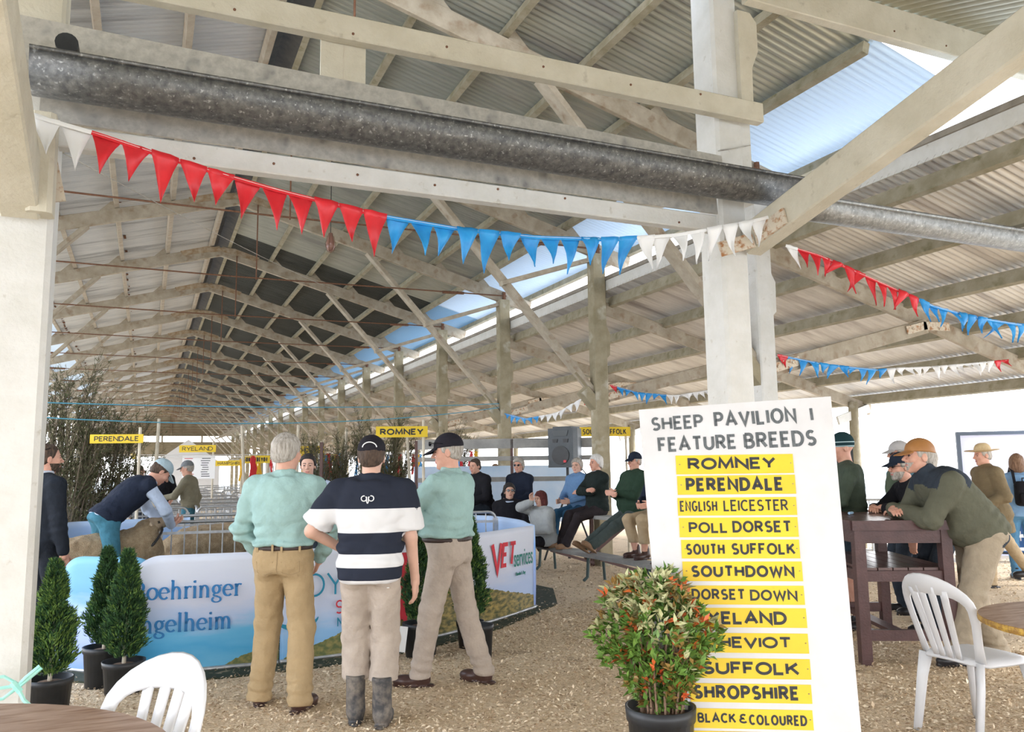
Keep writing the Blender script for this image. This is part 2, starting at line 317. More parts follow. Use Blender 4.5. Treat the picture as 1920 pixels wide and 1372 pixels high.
def braceY(x, a, b, wdt, hgt, label, m):
    o = MB().beam((0, 0, 0), (0, b[0]-a[0], b[1]-a[1]), wdt, hgt, bev=.012).build('roof_brace', m); o.location = (x, a[0], a[1])
    return tag(o, label, 'brace')
b1 = braceY(4.5, (5.22, 3.36), (1.6, 4.22), .15, .26, 'thick cream diagonal brace rising from the post to the upper right corner', M_cream)
b2 = braceY(-.70, (5.2, 3.06), (2.4, 4.0), .20, .26, 'thick cream diagonal brace above the left post', M_cream)
MB().beam((.1, -.06, -.1), (.1, -.1, .46), .13, .2, up=(0, 1, 0), bev=.025).build('brace_block', M_cream, b2)
mb = MB(); mb.beam((-.09, -.5, .06), (-.09, -.16, -.02), .02, .13); mb.beam((-.10, -.14, -.04), (-.36, -.04, -.12), .02, .12)
for x, y, z in ((-.1, -.42, .04), (-.1, -.25, .0)): mb.tube([(x, y, z), (x-.025, y, z)], .02, 8)
mb.build('bracket', M_rustp, b1)
def xbeam(nm, x0, x1, y, z, d, h, label, m, z2=None):
    o = MB().beam((0, 0, 0), (x1-x0, 0, (z2 if z2 else z)-z), d, h, bev=.008).build(nm, m); o.location = (x0, y, z); o = tag(o, label, 'beam')
    for i in range(7):
        q = MB().lathe([(0, 0), (.009, 0), (.009, .006), (.004, .009), (0, .009)], n=8).build('bolt', M_rust, o); q.location = ((x1-x0)*(.06+.88*((i*.377+x1) % 1)), -d/2, h*.3*math.sin(i*2.1)); q.rotation_euler = (PI/2, 0, 0)
    return o
xbeam('timber_beam', -1.9, 4.58, 5.13, 4.43, .09, .17, 'cream upper beam crossing above the gutter and ending at the big post', M_cream)
xbeam('timber_beam', -.55, 4.225, YF+.06, 3.505, .10, .135, 'white lower beam under the gutter between the two big posts', M_white)
xbeam('timber_beam', 4.52, 10.5, 5.16, 5.60, .10, .32, 'cream eave beam running from the top of the big post to the upper right', M_cream)
o = MB().prism([(-.15, 0), (.15, 0), (.15, .42), (-.15, .42)], lambda x, y, tt: (x, tt, y), 0, .03)
o.box(-.002, -.003, 0, .002, .0, .42, 1)
o = o.build('hanging_board', [M_cream, M_raw]); o.location = (1.10, 5.18, 4.05); tag(o, 'cream two-plank board hanging between the upper beam and the gutter', 'board')
# gutter
g = thing('roof_gutter', 'long dark half-round gutter across the front between the two big posts', 'gutter', (-.6, 5.0, 3.74))
def halfpipe(x0, x1, r, cz, cy, m, nm, par, a0=PI*.95, a1=2*PI*1.0, th=.01):
    ang = np.linspace(a0, a1, 15); mb = MB(); pts = [(r*math.cos(a), r*math.sin(a)) for a in ang]+[((r-th)*math.cos(a), (r-th)*math.sin(a)) for a in ang[::-1]]
    nx = int((x1-x0)/.6)+1; n = len(pts)
    v = [(x0+(x1-x0)*i/nx, cy+p[0], cz+p[1]) for i in range(nx+1) for p in pts]
    f = [(i*n+j, i*n+(j+1) % n, (i+1)*n+(j+1) % n, (i+1)*n+j) for i in range(nx) for j in range(n)]+[tuple(range(n)), tuple(range(nx*n, nx*n+n))]
    return mb.add(v, f).build(nm, m, par, True)
halfpipe(-.06, 5.35, .165, .02, -.02, M_gut, 'trough', g)
mb = MB(); mb.tube([(-.06, -.185, .05), (5.35, -.185, .05)], .013, 8)
mb.build('bead', M_gut, g)
def plate(nm, x0, x1, za, zb, y, m, par, za2=None):
    mb = MB(); za2 = za if za2 is None else za2
    mb.add([(x0, y, zb), (x1, y, zb), (x1, y+.012, za2), (x0, y+.012, za), (x0, y+.02, zb), (x1, y+.02, zb), (x1, y+.03, za2), (x0, y+.03, za)], [(0, 1, 2, 3), (7, 6, 5, 4), (0, 4, 5, 1), (2, 6, 7, 3), (0, 3, 7, 4), (1, 5, 6, 2)])
    return mb.build(nm, m, par)
plate('back_flashing', -.2, 4.80, .40, -.02, .16, M_gutl, g, .29)
plate('soffit_flashing', -.05, 4.80, -.03, -.175, .255, M_gutl, g)
MB().tube([(.10, .14, .17), (.10, -.05, .17)], .06, 16).build('pipe_end', M_black, g)
g2 = thing('roof_gutter', 'galvanised gutter running on to the right past the diagonal brace', 'gutter', (4.9, YF, 3.78))
M_gutg = mat('grey_galvanised_gutter', (.20, .20, .19), (.34, .335, .32), 20, .45, .5, bump=.15, c3=(.5, .5, .48), s3=40, l3=.62, h3=.74)
halfpipe(0, 5.4, .14, .0, 0, M_gutg, 'trough', g2)
mb = MB(); mb.tube([(0, -.14, .02), (5.4, -.14, .02)], .02, 8); mb.build('bead', M_gutg, g2)
# verandah roof over the viewer, sloping down from the eave beam
n = 6*140; xs = np.linspace(-6, 11.5, n+1); wv = .02*np.sin(2*PI*(xs)/.125)
V = np.concatenate([np.stack([xs, np.full(n+1, y), z+wv], 1) for y, z in ((5.2, 5.80), (-3.2, 2.9))]); i = np.arange(n)
struct(np_mesh('ceiling_verandah', V, np.stack([i, i+1, i+n+2, i+n+1], 1), M_olive, None, True))
# ------------------------------------------------------------------ organic shapes: signed distances meshed with surface nets
A_ = lambda *p: np.array(p, dtype=np.float64)
def nrm(v): return v/(np.linalg.norm(v)+1e-9)
def rc(P, a, b, r1, r2):
    a = np.asarray(a, float); ba = np.asarray(b, float)-a; t = np.clip(((P-a)@ba)/(ba@ba+1e-12), 0, 1)
    return np.sqrt((((P-a)-t[:, None]*ba)**2).sum(1))-(r1+(r2-r1)*t)
def ell(P, c, r):
    r = np.asarray(r, float); q = (P-np.asarray(c, float)); k0 = np.sqrt(((q/r)**2).sum(1)); k1 = np.sqrt(((q/(r*r))**2).sum(1))
    return k0*(k0-1)/(k1+1e-9)
def rbox(P, c, h, r):
    q = np.abs(P-np.asarray(c, float))-(np.asarray(h, float)-r); return np.sqrt((np.maximum(q, 0)**2).sum(1))+np.minimum(q.max(1), 0)-r
def smin(a, b, k):
    h = np.clip(.5+.5*(b-a)/k, 0, 1); return b+(a-b)*h-k*h*(1-h)
def smax(a, b, k): return -smin(-a, -b, k)
def wob(P, f, s=0):
    x, y, z = (P*f).T
    return (np.sin(x*1.1+1.7*np.sin(y*.7+s)+s)+np.sin(y*1.3+1.9*np.sin(z*.6+2*s)+1.3)+np.sin(z*1.2+1.6*np.sin(x*.8+s*3)+2.1))/3
def fold(P, f, s=0): return 1-2*np.abs(wob(P, f, s))**.75
def nets(f, lo, hi, h):
    lo = np.asarray(lo, float); n = np.ceil((np.asarray(hi, float)-lo)/h).astype(int)+1
    ax = [lo[i]+h*np.arange(n[i]) for i in range(3)]
    P = np.stack(np.meshgrid(*ax, indexing='ij'), -1).reshape(-1, 3); D = f(P).reshape(n); D = np.where(np.abs(D) < 1e-9, 1e-9, D)
    C = {}; sh = [(i, j, k) for i in (0, 1) for j in (0, 1) for k in (0, 1)]
    for s in sh: C[s] = D[s[0]:n[0]-1+s[0], s[1]:n[1]-1+s[1], s[2]:n[2]-1+s[2]]
    cnt = sum((C[s] < 0).astype(np.int8) for s in sh); act = (cnt > 0) & (cnt < 8)
    I = np.argwhere(act); idx = -np.ones(act.shape, dtype=np.int64); idx[act] = np.arange(len(I))
    V = np.zeros((len(I), 3)); W = np.zeros(len(I)); cv = {s: C[s][act] for s in sh}
    for a in sh:
        for d in range(3):
            if a[d] == 0:
                b = list(a); b[d] = 1; b = tuple(b); da, db = cv[a], cv[b]; m = (da < 0) != (db < 0)
                t = np.where(m, da/np.where(m, da-db, 1), 0); p = np.tile(np.array(a, float), (len(I), 1)); p[:, d] = t
                V += p*m[:, None]; W += m
    V = lo+h*(I+V/W[:, None]); F = []
    sg = D < 0
    for d in range(3):
        e, g = (d+1) % 3, (d+2) % 3
        sl0 = [slice(1, -1)]*3; sl1 = [slice(1, -1)]*3; sl0[d] = slice(0, -1); sl1[d] = slice(1, None)
        s0, s1 = sg[tuple(sl0)], sg[tuple(sl1)]
        for flip in (0, 1):
            E = np.argwhere(s0 & ~s1 if not flip else ~s0 & s1)
            if not len(E): continue
            base = E.copy(); base[:, e] += 1; base[:, g] += 1
            q = []
            for de, dg in ((-1, -1), (0, -1), (0, 0), (-1, 0)):
                c = base.copy(); c[:, e] += de; c[:, g] += dg; q.append(idx[c[:, 0], c[:, 1], c[:, 2]])
            q = np.stack(q, 1); F.append(q[:, ::-1] if flip else q)
    F = np.concatenate(F); return V, F[(F >= 0).all(1)]
def bbox(pts, m):
    p = np.array(pts); return p.min(0)-m, p.max(0)+m
def ik(a, t, l1, l2, pole):
    a, t = np.asarray(a, float), np.asarray(t, float); d = t-a; L = np.linalg.norm(d); mx = (l1+l2)*.999
    if L > mx: t = a+d/L*mx; d = t-a; L = mx
    x = (l1*l1-l2*l2+L*L)/(2*L); y = math.sqrt(max(l1*l1-x*x, 0)); u = d/L; p = np.asarray(pole, float); p = p-u*(p@u); p = nrm(p)
    return a+u*x+p*y, t
# ------------------------------------------------------------------ people
def cloth(name, c, var=.85, rough=.9, sc=9, bump=.25):
    return mat(name, c, tuple(x*var for x in c), sc, rough, bump=.8, bscale=16, spec=.15)
SKIN = mat('skin', (.56, .34, .25), (.62, .37, .28), 14, .5, spec=.35); SKIN_R = mat('ruddy_skin', (.56, .28, .20), (.64, .36, .26), 12, .5, spec=.35)
EYE = mat('eye_dark', (.05, .035, .03)); LIP = mat('lip', (.46, .19, .16), rough=.5)
def hairmat(name, a, b): return mat(name, a, b, 60, .7, stretch=(1, 1, .25), bump=.7, bscale=90)
H_grey = hairmat('grey_hair', (.26, .23, .19), (.50, .46, .41)); H_white = hairmat('white_hair', (.55, .53, .50), (.74, .72, .69)); H_dark = hairmat('dark_brown_hair', (.035, .022, .015), (.09, .055, .035))
H_red = hairmat('dark_red_hair', (.06, .012, .012), (.14, .03, .025)); H_brown = hairmat('brown_hair', (.13, .07, .04), (.26, .15, .09)); H_black = hairmat('black_hair', (.012, .010, .010), (.035, .028, .025))
BELT = mat('dark_leather_belt', (.035, .02, .016), rough=.5); SHOE = mat('dark_brown_leather', (.045, .022, .018), (.07, .035, .028), 12, .35); SHOEB = mat('black_leather', (.015, .014, .015), rough=.4)
LENS = mat('dark_lens', (.012, .012, .016), rough=.12, spec=.6)
PTS = {}
class Person:
    def __init__(s, label, pos, rz, H=1.78, pel=None, lean=0, side=0, twist=0, bend=0, head=(0, 0), hands=None, poles=None, feet=None, kpoles=None, toes=(0.1, -.1),
                 sw=.195, chest=1, waist=1, hip=1, belly=0, h=.011, neck=.062, headtilt=0, cat='person', group=None, handdir=None, palm=None, curl=.6):
        k = H/1.78; s.k = k; s.h = h; s.o = thing('person', label, cat, (*pos, 0) if len(pos) == 2 else pos, rz, group)
        s.P = A_(0, 0, .955*k) if pel is None else A_(*pel)
        cl, sl, cs, ss = math.cos(lean), math.sin(lean), math.cos(side), math.sin(side)
        s.u = nrm(A_(ss, sl*cs, cl*cs)); r = A_(math.cos(twist), math.sin(twist), 0); s.r = nrm(r-s.u*(r@s.u)); s.f = np.cross(s.u, s.r)
        s.bend = bend; s.c, s.w, s.hp, s.belly = chest*k, waist*k, hip*k, belly
        T = lambda x, y, z: s.P+s.r*x+s.f*(y+bend*(max(z, 0)/(.5*k))**2)+s.u*z
        s.T = T
        s.N = T(0, -.015*k, .53*k); s.sh = [T(-sw*k, -.01, .445*k), T(sw*k, -.01, .445*k)]
        s.hips = [s.P-A_(math.cos(twist*.5), math.sin(twist*.5), 0)*.088*k*hip-A_(0, 0, .04), s.P+A_(math.cos(twist*.5), math.sin(twist*.5), 0)*.088*k*hip-A_(0, 0, .04)]
        feet = feet or ((-.11, 0, .085), (.11, 0, .085)); kp = kpoles or ((-.05, 1, 0), (.05, 1, 0)); s.kn, s.an = [], []
        for i in (0, 1):
            kn, an = ik(s.hips[i], A_(*feet[i]), .43*k, .42*k, kp[i]); s.kn.append(kn); s.an.append(an)
        s.toes = toes
        hands = hands or ((-.27, .03, .82*k), (.27, .03, .82*k)); pl = poles or ((-.4, -1, -.1), (.4, -1, -.1)); s.el, s.wr = [], []
        for i in (0, 1):
            e, wr = ik(s.sh[i], A_(*hands[i]), .30*k, .265*k, pl[i]); s.el.append(e); s.wr.append(wr)
        s.handdir, s.palm, s.curl = handdir or (None, None), palm or (None, None), curl if hasattr(curl, '__len__') else (curl, curl)
        y, p = head; s.hf = A_(-math.sin(y)*math.cos(p), math.cos(y)*math.cos(p), math.sin(p)); hr = A_(math.cos(y), math.sin(y), 0); hu = np.cross(hr, s.hf)
        s.hr = hr*math.cos(headtilt)+hu*math.sin(headtilt); s.hu = np.cross(s.hr, s.hf)
        nd = nrm(s.u*.7+s.hu*.6); s.hc = s.N+nd*(neck+.075)*k+s.hf*.022*k
        s.parts = {}
    def hq(s, P):  # to the head's own frame, in metres for a 1.78 m adult
        q = P-s.hc; return np.stack([q@s.hr, q@s.hf, q@s.hu], 1)/s.k
    def hp2w(s, p): return s.hc+(s.hr*p[0]+s.hf*p[1]+s.hu*p[2])*s.k
    def torso(s, P, inf, z0, z1, flare=0, n=2.35):
        q = P-s.P; z = q@s.u; t = np.clip(z/(.5*s.k), 0, 1.3); x = q@s.r; y = q@s.f-s.bend*t*t; k = s.k
        zs = np.array([-.16, -.08, 0, .10, .18, .30, .40, .46, .505, .545])*k
        w = np.interp(z, zs, np.array([.09*s.hp, .150*s.hp, .176*s.hp, .162*s.w, .160*s.w, .178*s.c, .182*s.c, .160*s.c, .112*s.c, .07*k]))+inf+flare*np.clip(-z+.1, 0, .3)
        d = np.interp(z, zs, np.array([.07*s.hp, .108*s.hp, .118*s.hp, .108*s.w, .108*s.w, .118*s.c, .114*s.c, .10*s.c, .082*s.c, .062*k]))+inf+flare*np.clip(-z+.1, 0, .3)
        yo = np.interp(z, zs, np.array([-.02, -.022, -.008, .0, .0, -.004, -.012, -.018, -.02, -.012])*k)
        if s.belly: b = s.belly*np.exp(-((z-.10*k)/(.13*k))**2); d = d+b*.5; yo = yo+b*.5
        g = ((np.abs(x)/w)**n+(np.abs(y-yo)/d)**n)**(1/n); D = (g-1)*np.minimum(w, d)
        D = np.where(D > 0, D*.8, D)
        return smax(smax(D, z-z1, .015), z0-z, .012)
    def tube2(s, P, a, b, c, r): # two-bone limb
        return smin(rc(P, a, b, r[0], r[1]), rc(P, b, c, r[1], r[2]), .02)
    def headsdf(s, P):
        q = s.hq(P); x, y, z = q.T; ax = np.abs(x); m = np.stack([ax, y, z], 1)
        D = ell(q, (0, -.012, .035), (.076, .097, .088)); D = smin(D, ell(q, (0, .022, -.042), (.058, .068, .074)), .03)
        D = smin(D, np.sqrt(((q-A_(0, .066, -.098))**2).sum(1))-.02, .025)
        D = smin(D, rc(m, (0, .083, .03), (.045, .066, .028), .012, .010), .014)
        D = smin(D, ell(m, (.040, .062, -.02), (.022, .022, .024)), .02)
        D = smax(D, -ell(m, (.032, .098, .008), (.017, .014, .011)), .012)
        D = smin(D, np.sqrt(((m-A_(.032, .077, .008))**2).sum(1))-.0125, .003)
        D = smin(D, rc(q, (0, .088, .014), (0, .112, -.022), .008, .0125), .010); D = smin(D, ell(m, (.011, .097, -.027), (.009, .011, .008)), .007)
        D = smin(D, ell(q, (0, .088, -.056), (.023, .011, .0055)), .005); D = smin(D, ell(q, (0, .086, -.067), (.020, .011, .006)), .005)
        D = smax(D, -ell(q, (0, .101, -.0612), (.022, .012, .0015)), .003)
        D = smin(D, ell(m, (.077, -.012, -.004), (.010, .021, .033)), .008); D = smax(D, -ell(m, (.088, -.008, -.002), (.007, .011, .018)), .006)
        return D*s.k
    def neck(s, P):
        return rc(P, s.N-s.u*.05*s.k, s.hc-s.hf*.018*s.k-s.hu*.05*s.k, .062*s.k, .055*s.k)
    def hand(s, i):
        e, w = s.el[i], s.wr[i]; a = nrm(w-e) if s.handdir[i] is None else nrm(A_(*s.handdir[i])); k = s.k*1.02
        n = A_(1 if i == 0 else -1, 0, 0) if s.palm[i] is None else A_(*s.palm[i]); n = nrm(n-a*(n@a)); sd = np.cross(a, n); sd = sd if (i == 0) else -sd
        # sd points to the thumb side
        sd = -sd
        G = lambda x, y, z: w+(a*x+sd*y+n*z)*k
        segs = [(G(-.01, 0, 0), G(.03, 0, 0), .028*k, .028*k)]
        for y in (-.028, -.01, .01, .028): segs.append((G(.025, y*.75, 0), G(.09, y, .0), .016*k, .0125*k))
        c = s.curl[i]
        for y, L in ((.030, .072), (.010, .080), (-.010, .074), (-.029, .058)):
            p = A_(.092, y, 0); ang = c*.45; r = .0098
            for fr in (.45, .32, .23):
                d = A_(math.cos(ang), 0, math.sin(ang)); q = p+d*L*fr*1.05; segs.append((G(*p), G(*q), r*k, (r-.0009)*k)); p = q; ang += c*.8; r -= .0009
        t = [A_(.02, .028, .008), A_(.055, .052, .018), A_(.088, .058, .030+.01*c)]
        segs += [(G(*t[0]), G(*t[1]), .0145*k, .011*k), (G(*t[1]), G(*t[2]), .011*k, .009*k)]
        return segs
    def surf(s, name, xz, d=-1):
        out = []; ys = np.linspace(.3*d, 0, 121)
        for x, z in xz:
            P = s.P+s.r*x+A_(0, 0, z)+s.f[None]*ys[:, None]; v = s.fn[name](P); j = np.argmax(v < 0); out.append(P[max(j-1, 0)])
        return out
    def stitch(s, name, on, lines, m, r=.0022, d=-1):
        mb = MB()
        for l in lines: mb.tube(s.surf(on, l, d), r, 4)
        return mb.build(name, m, s.parts[on])
    def reg(s, name, o): s.parts[name] = o; return o
    def mk(s, name, f, pts, mrg, m, h=None, mi=None, par=None):
        s.fn = getattr(s, 'fn', {}); s.fn[name] = f
        lo, hi = bbox(pts, mrg); V, F = nets(f, lo, hi, h or s.h); idx = mi(V[F].mean(1)) if mi else None
        return s.reg(name, np_mesh(name, V, F, m, par or s.o, True, idx))
    def body(s, skin=SKIN, hands=True, arms=None, legs=False, beard=None):
        Vs, Fs, Ms, off = [], [], [], 0
        def addm(V, F, m):
            nonlocal off
            Vs.append(V); Fs.append(F+off); Ms.append(m); off += len(V)
        core = lambda P: smin(smin(s.torso(P, -.02, -.1, .53*s.k), smin(s.headsdf(P), s.neck(P), .02), .03), np.minimum.reduce([s.tube2(P, s.sh[i], s.el[i], s.wr[i], (.05*s.k, .042*s.k, .028*s.k)) for i in (0, 1)]+[s.tube2(P, s.hips[i], s.kn[i], s.an[i], (.075*s.k, .055*s.k, .042*s.k)) for i in (0, 1)]), .03)
        hh = min(s.h*.6, .0075)
        V, F = nets(core, *bbox(s.sh+s.el+s.wr+s.hips+s.kn+s.an+[s.hc, s.hc+s.hu*.06], .13), max(s.h*1.5, .016)); addm(V, F, np.zeros(len(F), int))
        # head and neck at finer resolution replace the coarse ones
        keep = ((V[F].mean(1)-s.N)@s.u < .03) | (np.linalg.norm(V[F].mean(1)-s.hc, axis=1) > .22*s.k); Fs[-1] = F[keep]; Ms[-1] = Ms[-1][keep]
        hd = lambda P: smin(s.headsdf(P), s.neck(P), .02)
        V, F = nets(hd, *bbox([s.hc+s.hu*.03, s.hc-s.hu*.03, s.N], .125*s.k), hh)
        c = s.hq(V[F].mean(1)); m = np.zeros(len(F), int); ax = np.abs(c[:, 0])
        eye = ((ax-.032)/.013)**2+((c[:, 2]-.008)/.0065)**2 < 1
        m[eye & (c[:, 1] > .06)] = 1
        m[(c[:, 1] > .082) & (ax < .023) & (np.abs(c[:, 2]+.0615) < .0095)] = 2
        m[(c[:, 1] > .055) & (ax > .014) & (ax < .050) & (np.abs(c[:, 2]-.029+.08*np.abs(ax-.03)) < .0045)] = 3
        if beard: m[(c[:, 1] > (beard[2] if len(beard) > 2 else -.01)+.4*np.clip(-.03-c[:, 2], 0, 1)) & (c[:, 2] < -.045+beard[1]*np.clip(ax-.03, 0, 1)) & ~((np.abs(c[:, 2]+.0615) < .007) & (ax < .02))& (c[:, 2] > -.135) & (c[:, 2] < -.038)] = 3
        addm(V, F, m)
        if hands:
            for i in (0, 1):
                if hands != True and i not in hands: continue
                sg = s.hand(i)
                def hf(P):
                    D = rc(P, s.el[i], s.wr[i], .041*s.k, .027*s.k)
                    for a, b, r1, r2 in sg: D = smin(D, rc(P, a, b, r1, r2), .006)
                    return D
                V, F = nets(hf, *bbox([p for q in sg for p in q[:2]]+[s.wr[i]*.75+s.el[i]*.25], .045), min(.0062, s.h*.6)); addm(V, F, np.zeros(len(F), int))
        V = np.concatenate(Vs); F = np.concatenate(Fs); M = np.concatenate(Ms)
        s.parts['body'] = np_mesh('body', V, F, [skin, EYE, LIP, beard[0] if beard else s.brow if hasattr(s, 'brow') else H_dark], s.o, True, M)
        return s
    def top(s, name, m, long=True, hem=-.02, inf=.016, flare=.0, collar=0, sleeve=.62, sl=(.066, .06, .046), mi=None, wr=.004, wide=0, sides=(0, 1), z1=.515):
        k = s.k
        def f(P):
            D = s.torso(P, inf+wide, hem*k, z1*k, flare)
            for i in sides:
                if long: A = s.tube2(P, s.sh[i], s.el[i], s.wr[i]-nrm(s.wr[i]-s.el[i])*.02, np.array(sl)*k)
                else: A = rc(P, s.sh[i], s.sh[i]+(s.el[i]-s.sh[i])*sleeve*1.5, sl[0]*k, sl[1]*1.13*k); ax = nrm(s.el[i]-s.sh[i]); A = smax(A, (P-s.sh[i])@ax-sleeve*1.5*.3*k, .006)
                D = smin(D, A, .035)
            for i in (0, 1): D = smin(D, rc(P, s.N-s.u*.025*k, s.sh[i]-s.u*.0, (.052+inf*.6)*k, (.045+inf)*k), .03)
            if collar: D = smin(D, smax(rc(P, s.N-s.u*.07*k, s.N+s.u*(collar+.03)*k+s.hf*.006, (.082+inf*.3)*k, .066*k), (P-s.N)@s.u-collar*k-.35*((P-s.N)@s.f)*-1*0, .006), .010)
            lo = np.exp(-np.abs((P-s.P)@s.u-.08)/.09)
            D = D+wr*.9*fold(P*A_(1, 1, .7), 15, 1)+wr*.5*fold(P, 34, 2)+wr*1.0*lo*np.sin((P@s.u)*70+3*wob(P, 9, 4))
            for i in (0, 1): D = D+wr*1.3*np.exp(-(np.linalg.norm(P-s.el[i], axis=1)/.09)**2)*np.sin((P@nrm(s.wr[i]-s.sh[i]+1e-3))*95+2*wob(P, 12, i))
            return D
        pts = s.sh+[s.T(0, 0, .54*k), s.T(-.24*k-wide, 0, hem*k), s.T(.24*k+wide, 0, hem*k), s.T(0, .1+s.belly, .1), s.T(0, -.1, .1)]+([s.el[i] for i in sides]+[s.wr[i] for i in sides] if long else [s.el[i] for i in sides])
        return s.mk(name, f, pts, .13*k, m, mi=mi)
    def vest(s, name, m, hem=-.06, inf=.026, collar=.02, mi=None):
        return s.top(name, m, sides=(), hem=hem, inf=inf, collar=collar, mi=mi)
    def bottom(s, name, m, waist=.07, r=(.098, .074, .066), inf=.012, cut=.035, shorts=None, mi=None, wr=.004, hemz=None):
        k = s.k
        def f(P):
            D = s.torso(P, inf, -.115*k, waist*k)
            L = []
            for i in (0, 1):
                a = s.an[i]+nrm(s.an[i]-s.kn[i])*.062
                if shorts: l = rc(P, s.hips[i], s.hips[i]+(s.kn[i]-s.hips[i])*shorts, r[0]*k*s.hp/k, r[1]*k*1.15); l = smax(l, (P-s.hips[i])@nrm(s.kn[i]-s.hips[i])-shorts*.43*k, .008)
                else: l = smin(rc(P, s.hips[i], s.kn[i], r[0]*s.hp, r[1]*k), rc(P, s.kn[i], a, r[1]*k, r[2]*k), .03); l = smax(l, (P-a)@nrm(a-s.kn[i])+.0, .008)
                nk = np.exp(-(np.linalg.norm(P-s.kn[i], axis=1)/.10)**2)+np.exp(-(np.linalg.norm(P-s.an[i], axis=1)/.14)**2)*1.2+.5*np.exp(-(np.linalg.norm(P-s.hips[i], axis=1)/.13)**2)
                l = l+wr*nk*np.sin((P@nrm(s.an[i]-s.hips[i]))*80+3*wob(P, 10, i)); L.append(l)
            D = smin(D, smin(L[0], L[1], .018), .055)
            return smax(D+wr*.8*fold(P*A_(1, 1, .55), 15, 5)+wr*.4*fold(P, 36, 6), cut-P[:, 2], .004)
        return s.mk(name, f, s.hips+s.kn+s.an+[s.T(.22*k, .08, waist*k), s.T(-.22*k, -.1, waist*k), s.T(0, .12+s.belly, .05), s.T(0, -.1, -.1), s.T(0, -.1, 0)], .14*k, m, mi=mi)
    def belt(s, m=BELT, z=.055, inf=.018): return s.mk('belt', lambda P: s.torso(P, inf, (z-.018)*s.k, (z+.018)*s.k), [s.T(.2, .14+s.belly, z), s.T(-.2, -.14, z), s.T(.2, -.14, z), s.T(-.2, .1, z)], .06, m)
    def shoes(s, m=SHOE, name='shoe', boots=0, tilt=(0, 0), L=1):
        k = s.k
        for i in (0, 1):
            t = s.toes[i]; a = s.an[i]; tl = tilt[i]; fd = A_(-math.sin(t)*math.cos(tl), math.cos(t)*math.cos(tl), math.sin(tl)); rt = A_(math.cos(t), math.sin(t), 0); up = np.cross(rt, fd)
            def f(P):
                q = P-a; X = np.stack([q@rt, q@fd, q@up], 1)/k
                D = ell(X, (0, .115*L, -.05), (.05, .085*L, .042)); D = smin(D, ell(X, (0, .0, -.04), (.042, .07, .055)), .04); D = smin(D, rc(X, (0, -.01, -.02), (0, -.008, .05), .047, .046), .03)
                if boots: D = smin(D, smax(rc(X, (0, -.01, 0), (0, -.02, .30), .053, .064), X[:, 2]-boots, .004), .03); D = D+.002*wob(P, 40)
                D = smax(D, -.083-X[:, 2], .004)
                return np.minimum(D, smax(rbox(X, (0, .05*L, -.078), (.046, .15*L, .009), .006), ell(X, (0, .05*L, -.07), (.052, .16*L, .2)), .01))*k
            s.mk(name, f, [a+fd*.2, a-fd*.08, a-up*.07, a+up*(.05+boots)], .085, m, h=min(s.h, .01))
    def hair(s, m, style='short', name='hair', th=.0):
        def f(P):
            q = s.hq(P); x, y, z = q.T
            if style == 'short':
                D = ell(q, (0, -.015, .034), (.085+th, .106+th, .099+th)); D = smin(D, ell(q, (0, -.055, -.02), (.066+th, .052+th, .06)), .03); zl = np.interp(y, [-.12, -.03, -.012, .025, .05, .085], [-.075, -.05, -.02, .01, .068, .088])
            elif style == 'fringe':
                D = ell(q, (0, -.015, .03), (.081, .102, .09)); D = smin(D, ell(q, (0, -.05, -.02), (.064, .05, .055)), .03); zl = np.interp(y, [-.12, -.03, -.012, .03, .05, .085], [-.065, -.045, -.015, .0, .06, .2])
            elif style == 'bob':
                D = smin(ell(q, (0, -.015, .04), (.094, .116, .104)), ell(q, (0, -.035, -.06), (.10, .088, .10)), .05); zl = np.interp(y, [-.12, .02, .045, .065, .095], [-.15, -.15, -.03, .05, .07])
            else:
                D = smin(ell(q, (0, -.015, .045), (.098, .112, .104)), ell(q, (0, -.045, -.03), (.085, .07, .08)), .04); zl = np.interp(y, [-.12, -.02, .0, .03, .06, .095], [-.09, -.05, -.02, .02, .06, .078])
            D = D+.005*wob(q*A_(1, 1, .6), 62)+.003*wob(q, 130, 1)
            return smax(D, (zl-z)*.75, .006)*s.k
        return s.mk(name, f, [s.hp2w((0, 0, .05)), s.hp2w((0, -.05, -.1))], .14*s.k, m, h=min(s.h*.7, .009))
    def cap(s, m, name='cap', visor=True, style='cap', tilt=.0, m2=None, mi=None):
        ct, st = math.cos(tilt), math.sin(tilt)
        def f(P):
            q = s.hq(P); x, y, z = q.T; y, z = y*ct+z*st, z*ct-y*st; q = np.stack([x, y, z], 1)
            if style == 'cap':
                D = smax(ell(q, (0, -.014, .048), (.089, .110, .098)), .040-z-.05*np.clip(-y, 0, .1), .006)
                vz = z-.050+4.0*x*x+.45*np.clip(y-.08, 0, 1)
                V = smax(ell(np.stack([x, y, vz], 1), (0, .088, 0), (.074, .092, .4)), np.abs(vz)-.0045, .003); V = smax(V, .06-y, .01)
                return np.minimum(D, V)*s.k
            if style == 'beanie': return smax(ell(q, (0, -.012, .05), (.09, .108, .105)), .012-z-.05*np.clip(-y, 0, .1), .006)*s.k
            br = z-.058-.9*x*x-.25*np.abs(y)**2*4*0+.03*np.cos(y*14)*.3
            B = smax(ell(np.stack([x, y, br], 1), (0, 0, 0), (.185, .205, .5)), np.abs(br)-.004, .003)
            C = smax(ell(q, (0, -.01, .075), (.083, .104, .10)), .05-z, .005); C = smax(C, -ell(q, (0, .03, .19), (.02, .10, .035)), .03)
            return np.minimum(B, C)*s.k
        r = .24 if style == 'hat' else .16
        return s.mk(name, f, [s.hp2w((0, 0, .06)), s.hp2w((0, .06, .06))], r*s.k, m, h=min(s.h*.6, .0062), mi=mi)
